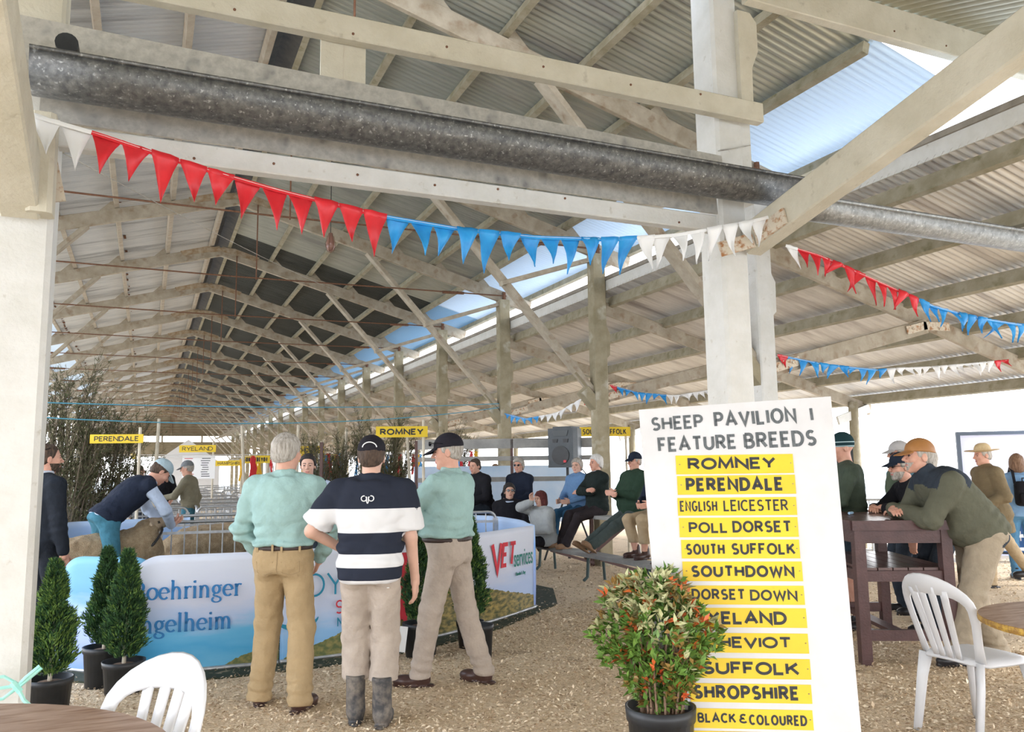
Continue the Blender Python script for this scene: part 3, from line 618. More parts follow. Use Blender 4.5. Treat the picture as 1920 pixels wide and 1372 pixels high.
    def glasses(s, pos=(0, 0), m=None, name='sunglasses', tilt=0, onhead=False):
        mb = MB(); dy, dz = pos
        for sx in (-1, 1):
            pr = [(sx*(.034+.023*math.cos(a)), .1+dy-.012*abs(math.cos(a)) if sx*math.cos(a) > 0 else .1+dy, .01+dz+.017*math.sin(a)) for a in np.linspace(0, 2*PI, 14)[:-1]]
            v = [s.hp2w(p) for p in pr]+[s.hp2w((p[0], p[1]+.004, p[2])) for p in pr]; n = len(pr)
            mb.add(v, [tuple(range(n)), tuple(range(2*n-1, n-1, -1))]+[(i, (i+1) % n, n+(i+1) % n, n+i) for i in range(n)])
            mb.tube([s.hp2w((sx*.057, .094+dy, .014+dz)), s.hp2w((sx*.079, .06+dy, .014+dz)), s.hp2w((sx*.083, -.01+dy*.7, .012+dz*.8))], .0028*s.k, 5)
        mb.tube([s.hp2w((-.012, .103+dy, .015+dz)), s.hp2w((.012, .103+dy, .015+dz))], .002*s.k, 5)
        return s.reg(name, mb.build(name, m or LENS, s.o))
# ---- the three men watching the ring
def stripes(name, cut, ax, org, cols):
    m = bpy.data.materials.new(name); m.use_nodes = True; nt = m.node_tree; N = nt.nodes; L = nt.links; b = N['Principled BSDF']; b.inputs['Roughness'].default_value = .9
    b.inputs['Specular IOR Level'].default_value = .15
    tc = N.new('ShaderNodeTexCoord'); vm = N.new('ShaderNodeVectorMath'); vm.operation = 'SUBTRACT'; vm.inputs[1].default_value = org
    vd = N.new('ShaderNodeVectorMath'); vd.operation = 'DOT_PRODUCT'; vd.inputs[1].default_value = ax; r = N.new('ShaderNodeValToRGB'); r.color_ramp.interpolation = 'CONSTANT'
    e = r.color_ramp.elements
    while len(e) < len(cols): e.new(.5)
    for i, c in enumerate(cols): e[i].position = ([0]+list(cut))[i]; e[i].color = (*c, 1)
    L.new(tc.outputs['Object'], vm.inputs[0]); L.new(vm.outputs[0], vd.inputs[0]); L.new(vd.outputs['Value'], r.inputs[0]); L.new(r.outputs[0], b.inputs['Base Color'])
    return m
AQUA = cloth('pale_aqua_shirt', (.33, .49, .465), .88); TAN = cloth('tan_moleskin', (.40, .29, .16), .86); STONE = cloth('stone_grey_trousers', (.44, .37, .31), .84)
NAVYB = (.022, .026, .04); WHT = (.66, .65, .65)
pa = Person('grey-haired man seen from behind in an aqua shirt and tan trousers', (.86, 5.72), -.45, 1.80, feet=((-.155, .06, .085), (.155, -.10, .085)), sw=.20, h=.0095,
            hands=((-.19, .17, .93), (.20, .17, .93)), poles=((-1, -.6, 0), (1, -.6, 0)), toes=(.25, -.25), head=(-.35, -.02), chest=1.03, waist=1.05)
pa.brow = H_grey
pa.body(SKIN_R); pa.hair(H_grey, 'short', th=.006); pa.top('shirt', AQUA, hem=.065, collar=.035, inf=.024, sl=(.074, .066, .052), wr=.009); pa.bottom('trousers', TAN, r=(.104, .086, .080), cut=.02, wr=.007); pa.belt(); pa.shoes(SHOE)
pb = Person('man in a black cap and a navy and white hooped rugby shirt, in gumboots', (1.29, 5.10), -.38, 1.765, feet=((-.085, .03, .085), (.085, -.04, .085)), sw=.205, h=.0095,
            hands=((-.21, .20, 1.02), (.27, .10, .83)), poles=((-1, -.5, -.2), (.6, -1, 0)), toes=(.08, -.08), head=(0, -.05), chest=1.04, waist=1.08, palm=((1, 0, 0), (-1, .2, 0)), curl=(.5, .5), bend=.02, neck=.05, handdir=(None, (.02, .12, -1)))
pb.brow = H_dark
zc = pb.P[2]
shirtm = stripes('hooped_jersey', [.036/.7, .112/.7, .19/.7, .315/.7, .462/.7], (0, 0, 1/.7), (0, 0, zc-.125), [WHT, NAVYB, WHT, NAVYB, WHT, NAVYB])
axl = [nrm(pb.el[i]-pb.sh[i]) for i in (0, 1)]
slm = [stripes('hooped_sleeve_%s' % 'ab'[i], [.165/.5], tuple(axl[i]/.5), tuple(pb.sh[i]), [NAVYB, WHT]) for i in (0, 1)]
def rug(c):
    out = np.zeros(len(c), int)
    for i in (0, 1):
        x = (c-pb.P)@pb.r; side = -1 if i == 0 else 1; d = rc(c, pb.sh[i], pb.el[i], .07, .07); out[(d < .012) & (side*x > .178) & ((c-pb.N)@pb.u < -.03) & ((c-pb.sh[i])@axl[i] < .27)] = 1+i
    return out
pb.body(SKIN); pb.hair(H_dark, 'short'); pb.top('rugby_shirt', [shirtm]+slm, long=False, hem=-.115, collar=.03, inf=.028, flare=.09, sl=(.078, .088, .05), sleeve=.56, mi=rug, wr=.007)
pb.bottom('trousers', STONE, r=(.104, .090, .092), cut=.255, wr=.007, inf=.003); pb.shoes(mat('muddy_black_gumboot', (.045, .045, .048), (.20, .17, .14), 14, .6, lo=.42, hi=.68), 'gumboot', boots=.20)
CAPB = cloth('black_cap_cloth', (.022, .020, .026), .8)
pb.cap(CAPB)
MB().tube([pb.hp2w((.045*math.cos(a), -.122+.01*abs(math.cos(a)), .055+.035*math.sin(a))) for a in np.linspace(.1, PI-.1, 12)], .0035, 5).build('cap_strap_piping', mat('white_thread', (.8, .8, .8)), pb.parts['cap'])
mb = MB()
for sx in (-1, 1):
    c = lambda x, z: pb.T(sx*x, -.162+.0*z, .40+z)
    mb.tube([c(.022+.016*math.cos(a), .016*math.sin(a)) for a in np.linspace(PI*.75, PI*2.6, 12)], .0035, 5)
    mb.tube([c(.006, .01), c(.005, -.02), c(0, -.03)], .0035, 5)
mb.build('ram_emblem', mat('white_embroidery', (.75, .75, .75)), pb.parts['rugby_shirt'])
pc = Person('man in profile with black cap, sunglasses on its peak and aqua shirt', (2.03, 5.72), .95, 1.80, feet=((-.06, .20, .085), (.10, -.22, .085)), sw=.20, h=.0095,
            hands=((.10, .25, 1.20), (-.02, .25, 1.12)), poles=((-.7, .9, -.6), (1, .3, -.8)), toes=(.1, -.35), head=(.15, -.06), chest=1.07, waist=1.16, belly=.05, twist=-.25)
pc.brow = H_grey
pc.body(SKIN_R); pc.hair(H_grey, 'fringe'); pc.top('shirt', AQUA, hem=.07, collar=.035, inf=.026, sl=(.076, .068, .054), wr=.009); pc.bottom('trousers', STONE, r=(.104, .08, .07), cut=.06, wr=.007); pc.belt(); pc.shoes(SHOE); pc.cap(CAPB, tilt=-.06)
pc.glasses((.022, .062), name='sunglasses')

SEAM = mat('tan_stitching', (.27, .19, .10)); SEAMG = mat('grey_stitching', (.28, .23, .19))
def pk(x, z, w=.055, h=.085): return [(x-w, z), (x-w*.95, z-h*.8), (x, z-h), (x+w*.95, z-h*.8), (x+w, z)]
pa.stitch('back_pocket', 'trousers', [pk(-.085, -.03), pk(.085, -.03), [(-.145, -.03), (-.025, -.03)], [(.025, -.03), (.145, -.03)]], SEAM)
pa.stitch('seat_seam', 'trousers', [[(0, .05-.02*i) for i in range(9)]], SEAM)
mb = MB()
for x in (-.03, .03, -.14, .14):
    a = pa.surf('belt', [(x, .055)])[0]; mb.beam(a-A_(0, .004, .025), a+A_(0, -.004, .025), .014, .006, up=(0, 1, 0))
mb.build('belt_loop', TAN, pa.parts['trousers'])
pb.stitch('back_pocket', 'trousers', [[(-.14, -.115), (-.05, -.115)], [(.05, -.115), (.14, -.115)]], SEAMG)
MB().lathe([(.0, 0), (.008, 0), (.008, .004), (0, .005)], tuple(pb.surf('trousers', [(.12, -.14)])[0]), 10).build('pocket_button', MATS['white_embroidery'], pb.parts['trousers'])
# ------------------------------------------------------------------ lettering helpers
def tfit(name, body, m, parent, F, c, w, h, bold=.012, ext=.0015, shear=0, align=None):
    # F: (origin, right, up, normal) in the parent's space; c: centre on that plane
    cv = bpy.data.curves.new(name, 'FONT'); cv.body = body; cv.size = 1; cv.offset = bold; cv.shear = shear; cv.resolution_u = 3
    cv.materials.append(m); o = bpy.data.objects.new(name, cv); COL.objects.link(o); bpy.context.view_layer.update()
    bb = [Vector(b) for b in o.bound_box]; x0, x1 = min(b.x for b in bb), max(b.x for b in bb); y0, y1 = min(b.y for b in bb), max(b.y for b in bb)
    sx, sy = w/(x1-x0), h/(y1-y0); O, R, U, N = [Vector(tuple(map(float, v))) for v in F]
    p = O+R*(c[0]-sx*(x0+x1)/2)+U*(c[1]-sy*(y0+y1)/2); cv.extrude = ext/ max(sx, sy)
    M = Matrix((R*sx, U*sy, N*max(sx, sy))).transposed().to_4x4(); M.translation = p
    me = bpy.data.meshes.new_from_object(o); bpy.data.objects.remove(o); bpy.data.curves.remove(cv); q = bpy.data.objects.new(name, me); COL.objects.link(q); q.parent = parent; q.matrix_local = M; return q
# sign-painter capitals: strokes on a box one unit high
def _arc(cx, cy, rx, ry, a0, a1, n=12): return [(cx+rx*math.cos(math.radians(t)), cy+ry*math.sin(math.radians(t))) for t in np.linspace(a0, a1, n)]
CAPS = {'A': (.86, [[(.0, 0), (.43, 1), (.86, 0)], [(.16, .33), (.70, .33)]]), 'B': (.66, [[(0, 0), (0, 1)], [(0, 1), (.33, 1)]+_arc(.33, .76, .25, .24, 90, -90)+[(0, .52)], [(.3, .52)]+_arc(.36, .26, .30, .26, 90, -90)+[(0, 0)]]),
 'C': (.74, [_arc(.42, .5, .42, .5, 48, 312, 18)]), 'D': (.76, [[(0, 0), (0, 1), (.28, 1)]+_arc(.30, .5, .46, .5, 90, -90, 14)+[(0, 0)]]), 'E': (.58, [[(.58, 1), (0, 1), (0, 0), (.58, 0)], [(0, .52), (.48, .52)]]), 'F': (.56, [[(.56, 1), (0, 1), (0, 0)], [(0, .50), (.46, .50)]]),
 'G': (.80, [_arc(.42, .5, .42, .5, 50, 340, 18)+[(.80, .44), (.48, .44)]]), 'H': (.72, [[(0, 0), (0, 1)], [(.72, 0), (.72, 1)], [(0, .51), (.72, .51)]]), 'I': (.0, [[(0, 0), (0, 1)]]), 'K': (.70, [[(0, 0), (0, 1)], [(.66, 1), (.04, .42)], [(.24, .62), (.72, 0)]]),
 'L': (.54, [[(0, 1), (0, 0), (.54, 0)]]), 'M': (.92, [[(0, 0), (.08, 1), (.46, .12), (.84, 1), (.92, 0)]]), 'N': (.76, [[(0, 0), (0, 1), (.76, 0), (.76, 1)]]), 'O': (.90, [_arc(.45, .5, .45, .5, 90, 450, 25)]), 'P': (.62, [[(0, 0), (0, 1), (.32, 1)]+_arc(.33, .73, .29, .27, 90, -90)+[(0, .46)]]),
 'R': (.68, [[(0, 0), (0, 1), (.32, 1)]+_arc(.34, .75, .28, .25, 90, -90)+[(0, .50)], [(.30, .50), (.68, 0)]]), 'S': (.64, [_arc(.33, .74, .27, .26, 40, 260, 12)+_arc(.32, .25, .30, .25, 80, -140, 13)]), 'T': (.70, [[(0, 1), (.70, 1)], [(.35, 1), (.35, 0)]]), 'U': (.72, [[(0, 1), (0, .36)]+_arc(.36, .36, .36, .36, 180, 360, 12)+[(.72, 1)]]),
 'V': (.80, [[(0, 1), (.40, 0), (.80, 1)]]), 'W': (1.12, [[(0, 1), (.27, 0), (.56, .86), (.85, 0), (1.12, 1)]]), 'Y': (.76, [[(0, 1), (.38, .46), (.76, 1)], [(.38, .46), (.38, 0)]]), '&': (.58, [_arc(.34, .75, .24, .25, 40, 265, 12)+_arc(.34, .26, .32, .26, 95, 325, 13)]), '1': (.0, [[(0, 0), (0, 1)]])}
def stroke2(mb, pts, w, fn, t0, t1):
    # mitred stroke outline in the plane, extruded by fn(x, y, t)
    P = [np.array(p, float) for p in pts]; P = [P[0]]+[p for q, p in zip(P, P[1:]) if np.linalg.norm(p-q) > 1e-6]; n = len(P); closed = np.linalg.norm(P[0]-P[-1]) < 1e-4; Lf, Rt = [], []
    for i in range(n):
        a = P[i]-P[i-1] if i else (P[0]-P[-2] if closed else P[1]-P[0]); b = P[i+1]-P[i] if i < n-1 else (P[1]-P[0] if closed else a)
        a, b = a/np.linalg.norm(a), b/np.linalg.norm(b); na, nb_ = np.array([-a[1], a[0]]), np.array([-b[1], b[0]]); m = na+nb_; m = m/(np.linalg.norm(m)+1e-9); k = min(1/max(m@na, .28), 2.2)
        Lf.append(P[i]+m*w/2*k); Rt.append(P[i]-m*w/2*k)
    for i in range(n-1): mb.prism([tuple(Rt[i]), tuple(Rt[i+1]), tuple(Lf[i+1]), tuple(Lf[i])], fn, t0, t1)
def caps(name, body, m, parent, F, c, w, h, bold=.16, shear=0, ext=.0012):
    # word of width w and height h centred at c on plane F; bold = stroke width / height
    O, R, U, N = [np.array(tuple(map(float, v))) for v in F]; sw = bold*h; adv = [CAPS[ch][0] if ch != ' ' else .35 for ch in body]; ga = sw*1.12+.06*h; sx = max((w-sw-ga*(len(body)-1))/sum(adv), .001) if sum(adv) else 1; gap = ga/sx; sy = h-sw; x = -(w-sw)/2; mb = MB(); fn = lambda a, b, t: tuple(O+R*a+U*b+N*t)
    for ch, ad in zip(body, adv):
        if ch != ' ':
            for st in CAPS[ch][1]: stroke2(mb, [(c[0]+x+px*sx+shear*py*sy, c[1]-sy/2+py*sy) for px, py in st], sw, fn, 0, ext)
        x += (ad+gap)*sx
    return mb.build(name, m, parent)
def stroke_text(mb, s, F, x, y, h, th=.22, track=.05):
    # broad-nib serif lettering: each glyph is strokes on a unit x-height grid
    O, R, U, N = [np.array(tuple(map(float, v))) for v in F]
    def seg(pts, w0):
        p = [O+R*(x+a*h)+U*(y+b*h) for a, b in pts]
        wv = []
        for i in range(len(pts)):
            d = np.array(pts[min(i+1, len(pts)-1)])-np.array(pts[max(i-1, 0)]); d = d/(np.linalg.norm(d)+1e-9); wv.append(h*w0*(.45+.55*abs(d[1])))
        mb.ribbon(p, wv, .002, [np.cross(N, (p[min(i+1, len(p)-1)]-p[max(i-1, 0)])) for i in range(len(p))])
    arc = lambda cx, cy, rx, ry, a0, a1, n=14: [(cx+rx*math.cos(t), cy+ry*math.sin(t)) for t in np.linspace(a0, a1, n)]
    ser = lambda a, b, w=.13: seg([(a-w, b), (a+w, b)], th*1.0)
    G = {}
    for ch in s:
        stem = lambda a, b0, b1, w=th: seg([(a, b0), (a, b1)], w)
        if ch == 'o': seg(arc(.42, .5, .36, .45, 0, 2*PI, 22), th); adv = .84
        elif ch == 'e': seg(arc(.42, .5, .34, .45, .1, 2*PI-.75, 20), th); seg([(.1, .53), (.74, .53)], th*.8); adv = .82
        elif ch == 'h': stem(.2, 0, 1.52); ser(.2, .03); seg([(.06, 1.46), (.2, 1.5)], th); seg(arc(.47, .55, .26, .42, PI*.95, 0, 10)+[(.73, .03)], th); ser(.73, .03); adv = .95
        elif ch == 'n': stem(.2, 0, .98); ser(.2, .03); seg([(.06, .9), (.2, .95)], th); seg(arc(.47, .55, .26, .42, PI*.95, 0, 10)+[(.73, .03)], th); ser(.73, .03); adv = .95
        elif ch == 'm':
            stem(.2, 0, .98); ser(.2, .03); seg([(.06, .9), (.2, .95)], th)
            for k in (0, 1): seg(arc(.43+.5*k, .55, .24, .42, PI*.95, 0, 10)+[(.67+.5*k, .03)], th); ser(.67+.5*k, .03)
            adv = 1.42
        elif ch == 'r': stem(.2, 0, .98); ser(.2, .03, .16); seg([(.06, .9), (.2, .95)], th); seg(arc(.46, .62, .26, .33, PI*.9, PI*.3, 8), th); adv = .62
        elif ch == 'i': stem(.2, 0, .98); ser(.2, .03); seg([(.06, .9), (.2, .95)], th); seg(arc(.2, 1.32, .04, .05, 0, 2*PI, 8), th*.9); adv = .42
        elif ch == 'l': stem(.2, 0, 1.52); ser(.2, .03); seg([(.06, 1.46), (.2, 1.5)], th); adv = .42
        elif ch == 'g': seg(arc(.40, .62, .26, .32, 0, 2*PI, 18), th); seg([(.60, .86), (.82, .95)], th*.8); seg(arc(.40, .18, .2, .12, PI*.6, PI*1.4, 7)+[(.5, .05)]+arc(.42, -.2, .33, .22, PI*.45, -PI*1.3, 16), th*.85); adv = .84
        elif ch == 'B': stem(.2, 0, 1.4); seg([(.05, .03), (.4, .03)]+arc(.42, .37, .33, .34, -PI/2, PI/2, 10)+[(.2, .72)], th); seg([(.05, 1.37), (.4, 1.37)]+arc(.42, 1.05, .27, .32, PI/2, -PI/2, 10), th); adv = .9
        elif ch == 'I': stem(.25, 0, 1.4); ser(.25, .03, .18); ser(.25, 1.37, .18); adv = .52
        else: adv = .4
        x += (adv+track)*h
    return x
# ------------------------------------------------------------------ the breeds sign board
def sign_frame():
    az, th = -.53365, .11139; r = A_(math.cos(az), math.sin(az), 0); n = A_(math.sin(az), -math.cos(az), 0)
    return A_(0, 0, 0), r, A_(0, 0, 1)*math.cos(th)-n*math.sin(th), n*math.cos(th)+A_(0, 0, math.sin(th))
SF = sign_frame(); O_, R_, U_, N_ = SF
board = thing('sign_board', 'tall white leaning board listing sheep pavilion feature breeds on yellow plates', 'sign', (2.5512, 3.0783, .0))
pl = lambda x, y, t: tuple(O_+R_*x+U_*y+N_*t)
MB().prism([(-.45, .002), (.45, .002), (.456, 1.853), (-.475, 1.807), (-.438, 1.0)], pl, -.02, 0).build('panel', mat('white_sign_paint', (.62, .61, .61), (.58, .565, .56), 5, .6, c3=(.55, .48, .38), s3=30, l3=.72, h3=.86), board)
mb = MB()
for x in (-.36, .36): mb.prism([(x-.03, .002), (x+.03, .002), (x+.03, 1.75), (x-.03, 1.75)], pl, -.06, -.021)
mb.build('batten', M_raw, board)
TF = lambda t: (O_+N_*t, R_, U_, N_)
PAV = [('SHEEP', -.418, 1.697, -.163, 1.775), ('PAVILION', -.111, 1.712, .285, 1.798), ('I', .350, 1.729, .369, 1.801)]
for b, x0, y0, x1, y1 in PAV:
    F = (O_+N_*.001, nrm(R_+U_*.045), nrm(U_-R_*.045), N_); caps('lettering', b, M_sgrey, board, F, ((x0+x1)/2+.045*(y0+y1)/2, (y0+y1)/2-.045*(x0+x1)/2), x1-x0, y1-y0-(.009 if b != 'I' else 0), .185)
for b, x0, y0, x1, y1 in [('FEATURE', -.389, 1.592, -.008, 1.674), ('BREEDS', .026, 1.602, .370, 1.689)]:
    F = (O_+N_*.001, nrm(R_+U_*.03), nrm(U_-R_*.03), N_); caps('lettering', b, M_sgrey, board, F, ((x0+x1)/2+.03*(y0+y1)/2, (y0+y1)/2-.03*(x0+x1)/2), x1-x0, y1-y0-.008, .19)
M_zinc = mat('rusty_screw', (.25, .2, .16), rough=.5, metal=.6)
ROWS = [(-.305, .252, 1.486, 1.540, [('ROMNEY', -.249, .170, 1.503, 1.561)]), (-.303, .254, 1.383, 1.474, [('PERENDALE', -.263, .198, 1.398, 1.464)]), (-.306, .251, 1.283, 1.368, [('ENGLISH', -.296, -.119, 1.302, 1.354), ('LEICESTER', -.09, .212, 1.302, 1.357)]),
 (-.303, .250, 1.181, 1.273, [('POLL', -.259, -.075, 1.2, 1.252), ('DORSET', -.054, .22, 1.202, 1.257)]), (-.298, .249, 1.082, 1.169, [('SOUTH', -.278, -.096, 1.099, 1.151), ('SUFFOLK', -.066, .229, 1.099, 1.153)]), (-.297, .253, .978, 1.068, [('SOUTHDOWN', -.259, .217, .996, 1.05)]),
 (-.293, .253, .872, .958, [('DORSET', -.261, -.014, .893, .943), ('DOWN', .007, .222, .89, .94)]), (-.290, .255, .770, .857, [('RYELAND', -.255, .166, .783, .842)]), (-.29, .254, .658, .745, [('CHEVIOT', -.215, .179, .679, .730)]), (-.29, .254, .546, .634, [('SUFFOLK', -.230, .204, .563, .620)]),
 (-.289, .25, .443, .524, [('SHROPSHIRE', -.275, .196, .456, .517)]), (-.29, .247, .332, .416, [('BLACK', -.262, -.091, .355, .398), ('&', -.078, -.042, .355, .396), ('COLOURED', -.034, .221, .349, .394)]), (-.285, .247, .235, .32, [])]
NAMES = ['romney', 'perendale', 'english leicester', 'poll dorset', 'south suffolk', 'southdown', 'dorset down', 'ryeland', 'cheviot', 'suffolk', 'shropshire', 'black and coloured', 'bottom']
for (x0, x1, y0, y1, ws), nm in zip(ROWS, NAMES):
    if nm == 'romney': y1 = 1.542; y0 = 1.487
    if nm == 'romney': y0, y1 = 1.482, 1.574
    p = MB().prism([(x0, y0), (x1, y0), (x1, y1), (x0, y1)], pl, .0, .004)
    p = p.build('breed_plate', M_yellow, board)
    p['label'] = 'yellow %s plate' % nm
    for b, a0, a1, b0, b1 in ws: caps('lettering', b, M_ink, p, TF(.0042), ((a0+a1)/2, (b0+b1)/2), a1-a0, b1-b0, .15 if nm == 'english leicester' else .225 if len(ws) == 1 else .20)
    mb = MB()
    for sx in (x0+.018, x1-.012): mb.lathe([(.0035, 0), (.0035, .003), (.002, .004)], pl(sx, (y0+y1)/2, .004), 8)
    mb.build('screw', M_zinc, p)
# ------------------------------------------------------------------ breed signs in the shed
def ysign(word, x, y, z, w, h, label, rows=None, poles=True, ptop=.1, yaw=-.3, bold=.02):
    t = thing('breed_sign', label, 'sign', (x, y, 0), yaw)
    MB().box(-w/2, 0, z-h/2, w/2, .02, z+h/2).build('plate', M_yellow, t)
    F = (A_(0, -.002, z), A_(1, 0, 0), A_(0, 0, 1), A_(0, -1, 0))
    rw = rows or [word]
    for i, b in enumerate(rw):
        hh = h/len(rw); caps('lettering', b, M_ink, t, F, (0, h/2-hh*(i+.5)), w*.84, hh*.58, .13+bold*2)
    if poles: MB().tube([(w*.42, .045, 0), (w*.42, .045, z+h/2+ptop)], .022, 8).build('stake', M_raw, t)
    return t
ysign('PERENDALE', -.40, 12.95, 2.03, .72, .125, 'yellow perendale sign half hidden by brushwood on the left')
ry = ysign('RYELAND', 1.05, 20, 2.10, .80, .16, 'yellow ryeland sign above a white results sheet', bold=.005)
MB().box(-.32, -.01, 1.42, .40, .0, 1.94).build('results_sheet', mat('white_paper', (.80, .79, .78)), ry)
mb = MB()
for i in range(9):
    for a, b in ((-.28, -.05), (.08, .3)):
        mb.box(a+RNG.random()*.05, -.013, 1.87-i*.05, b-RNG.random()*.08, -.011, 1.885-i*.05, 0 if a < 0 else 1)
mb.build('print', [mat('red_print', (.55, .1, .1)), M_ink], ry.children[-1])
ysign('ROMNEY', 3.62, 12.4, 2.13, .80, .17, 'yellow romney sign among the brushwood above the men', bold=.05)
ysign('SOUTH SUFFOLK', 7.72, 13.2, 2.20, .98, .17, 'yellow south suffolk sign behind the second post', bold=.02)
ysign('SOUTHDOWN', 2.95, 17.2, 1.98, .80, .17, 'yellow southdown sign behind the grey-haired man', bold=.02)
ysign('ENGLISH LEICESTER', 3.3, 17.6, 1.83, .80, .16, 'yellow english leicester sign just below the southdown sign', bold=0)
ysign('SOUTH DEVON', 2.0, 17.2, 1.80, .55, .15, 'yellow sign partly hidden by the grey-haired head, reading SOU', bold=.04)
ysign('HAMPSHIRE', 2.1, 24, 1.82, .75, .15, 'small yellow breed sign right of the white results sheet', bold=0)
ysign('SUPREME CHAMPION', 1.50, 11.555, .98, .62, .19, 'yellow supreme champion sign on the pen', rows=['SUPREME', 'CHAMPION'], poles=False)
ysign('1', -.25, 18.5, 1.9, .1, .1, 'tiny yellow number one tag on a stake')
# ------------------------------------------------------------------ bunting
FL_W = mat('white_bunting', (.80, .79, .78), rough=.5); FL_R = mat('red_bunting', (.70, .025, .035), (.58, .02, .03), 8, .4); FL_B = mat('blue_bunting', (.02, .24, .62), (.03, .33, .72), 8, .4)
def bunting(label, pts, n, cols, size, droop=.0, group='bunting strings', tatter=.0, twist=.3):
    t = thing('bunting_string', label, 'bunting', pts[0], group=group); P = [A_(*p) for p in pts]; o = P[0]
    L = np.cumsum([0]+[np.linalg.norm(P[i+1]-P[i]) for i in range(len(P)-1)])
    at = lambda s: np.array([np.interp(s*L[-1], L, [p[d] for p in P]) for d in range(3)])
    MB().tube([at(i/40)-o for i in range(41)], .004, 5).build('cord', FL_W, t)
    runs, i0 = [], 0
    for i in range(1, n+1):
        if i == n or cols(i) is not cols(i0): runs.append((i0, i)); i0 = i
    for a_, b_ in runs:
        k_ = max(2, (b_-a_)*2); MB().ribbon([at((a_+(b_-a_)*q/k_)/n)-o-A_(0, 0, .004) for q in range(k_+1)], .10*size, .006, (0, 0, 1)).build('tape', cols(a_), t)
    for i in range(n):
        s0, s1 = (i+.02)/n, (i+.99)/n; a, b = at(s0)-o, at(s1)-o; d = b-a; hh = size*(1-tatter*RNG.random()); lean = RNG.normal(0, twist*.25)
        tip = (a+b)/2+A_(0, RNG.normal(0, .05)*size/.2, -hh)+nrm(d)*lean*size
        side = np.cross(nrm(d), A_(0, 0, -1)); N = 6; v, f = [], []
        hm = nrm(A_(0, 0, 1))*.012
        for r in range(N+1):
            u = (0, .09, .25, .45, .65, .84, 1)[r]; bow = side*(.016*math.sin(u*PI*1.5+i)*size/.2+.006*math.sin(3*i)); wd = (1-u)**1.15 if r > 1 else 1-.06*r
            m = (a+b)/2*(1-u)+tip*u
            for c in (-.5, -.17, .17, .5): v.append(m+d*c*wd+bow+side*.008*math.sin(c*7+i+u*3)+(hm if r == 0 else 0))
        for r in range(N):
            for c in range(3): f.append((r*4+c, r*4+c+1, (r+1)*4+c+1, (r+1)*4+c))
        fo = MB().add(v, f).build('pennant', cols(i), t, True); md = fo.modifiers.new('thickness', 'SOLIDIFY'); md.thickness = .0012
    return t
def sagline(a, b, sag, n=14): a, b = A_(*a), A_(*b); return [tuple(a+(b-a)*i/n-A_(0, 0, sag*4*(i/n)*(1-i/n))) for i in range(n+1)]
# main string, read off the photo at the plane of the front posts
main = [(-.65, 4.86, 3.43), (-.33, 4.86, 3.375), (.15, 4.87, 3.27), (.65, 4.88, 3.185), (1.28, 4.88, 3.10), (1.85, 4.88, 3.07), (2.35, 4.88, 3.075), (2.95, 4.88, 3.12), (3.5, 4.87, 3.21), (4.1, 4.86, 3.36), (4.36, 4.85, 3.44)]
bunting('long bunting string of white, red and blue pennants below the gutter', main, 33, lambda i: FL_W if i < 2 or i >= 25 else FL_R if i < 13 else FL_B, .26, tatter=.3)
bunting('bunting string of red and blue pennants right of the big post', [(4.66, 5.0, 3.28), (4.9, 4.9, 3.2), (5.4, 4.75, 2.98), (5.85, 4.65, 2.80), (6.3, 4.6, 2.72), (6.9, 4.5, 2.66)], 24, lambda i: FL_W if i < 1 else FL_R if i < 12 else FL_B, .2, tatter=.35, twist=1.4)
bunting('tattered blue and white bunting string under the lean-to roof behind the big post', [(6.82, 7.56, 2.83), (7.6, 7.56, 2.74), (8.4, 7.56, 2.71), (9.6, 7.56, 2.80), (11.0, 7.6, 2.95)], 26, lambda i: FL_R if i < 1 or i > 23 else FL_B if i < 11 else FL_W, .2, tatter=.6, twist=1.0)
bunting('small far bunting string right of the second post', [(6.82, 11.45, 2.86), (7.4, 11.45, 2.74), (8.1, 11.45, 2.72), (9.0, 11.52, 2.86)], 16, lambda i: FL_R if i < 1 else FL_B if i < 8 else FL_W, .17, tatter=.5, twist=1)
bunting('small far bunting string left of the second post, sagging above the loudspeaker', [(6.62, 15.3, 2.66), (6.6, 14.2, 2.48), (6.58, 12.9, 2.50), (6.58, 11.7, 2.72)], 13, lambda i: FL_B if i < 6 else FL_W if i < 12 else FL_R, .16, tatter=.5, twist=1)
# twine
M_twb = mat('blue_baling_twine', (.10, .36, .50)); M_twg = mat('green_baling_twine', (.30, .66, .58), (.4, .72, .62), 20)
def line(nm, label, a, b, sag, r, m, cat='twine'):
    o = MB().tube([tuple(A_(*p)-A_(*a)) for p in sagline(a, b, sag)], r, 5).build(nm, m); o.location = a; return tag(o, label, cat)
line('baling_twine', 'upper blue baling twine stretched across the shed at head height', (-3.83, 11.5, 2.48), (6.5, 15.3, 2.86), .12, .008, M_twb)
line('baling_twine', 'lower blue baling twine stretched across the shed at head height', (-3.83, 11.5, 2.44), (6.5, 15.3, 2.78), .32, .008, M_twb)
line('hanging_wire', 'thin wire crossing under the left roof slope to the ridge', (-.55, 5.6, 3.5), (3.6, 17, 5.3), .05, .003, M_gutl, 'wire')
tw = thing('twine_loop', 'green baling twine loop knotted around the left front post', 'twine', (-.73, 5.14, .42))
mb = MB(); mb.tube([(-.19, -.05, -.02), (-.02, -.03, .06), (.1, -.03, .06), (.16, -.035, .02)], .009, 6); mb.tube([(-.19, -.05, -.05), (0, -.03, -.06), (.1, -.03, -.05), (.165, -.035, .0)], .009, 6); mb.tube([(-.19, -.05, .0), (.0, -.035, .0), (.16, -.04, .01)], .009, 6)
mb.build('loop', M_twg, tw)
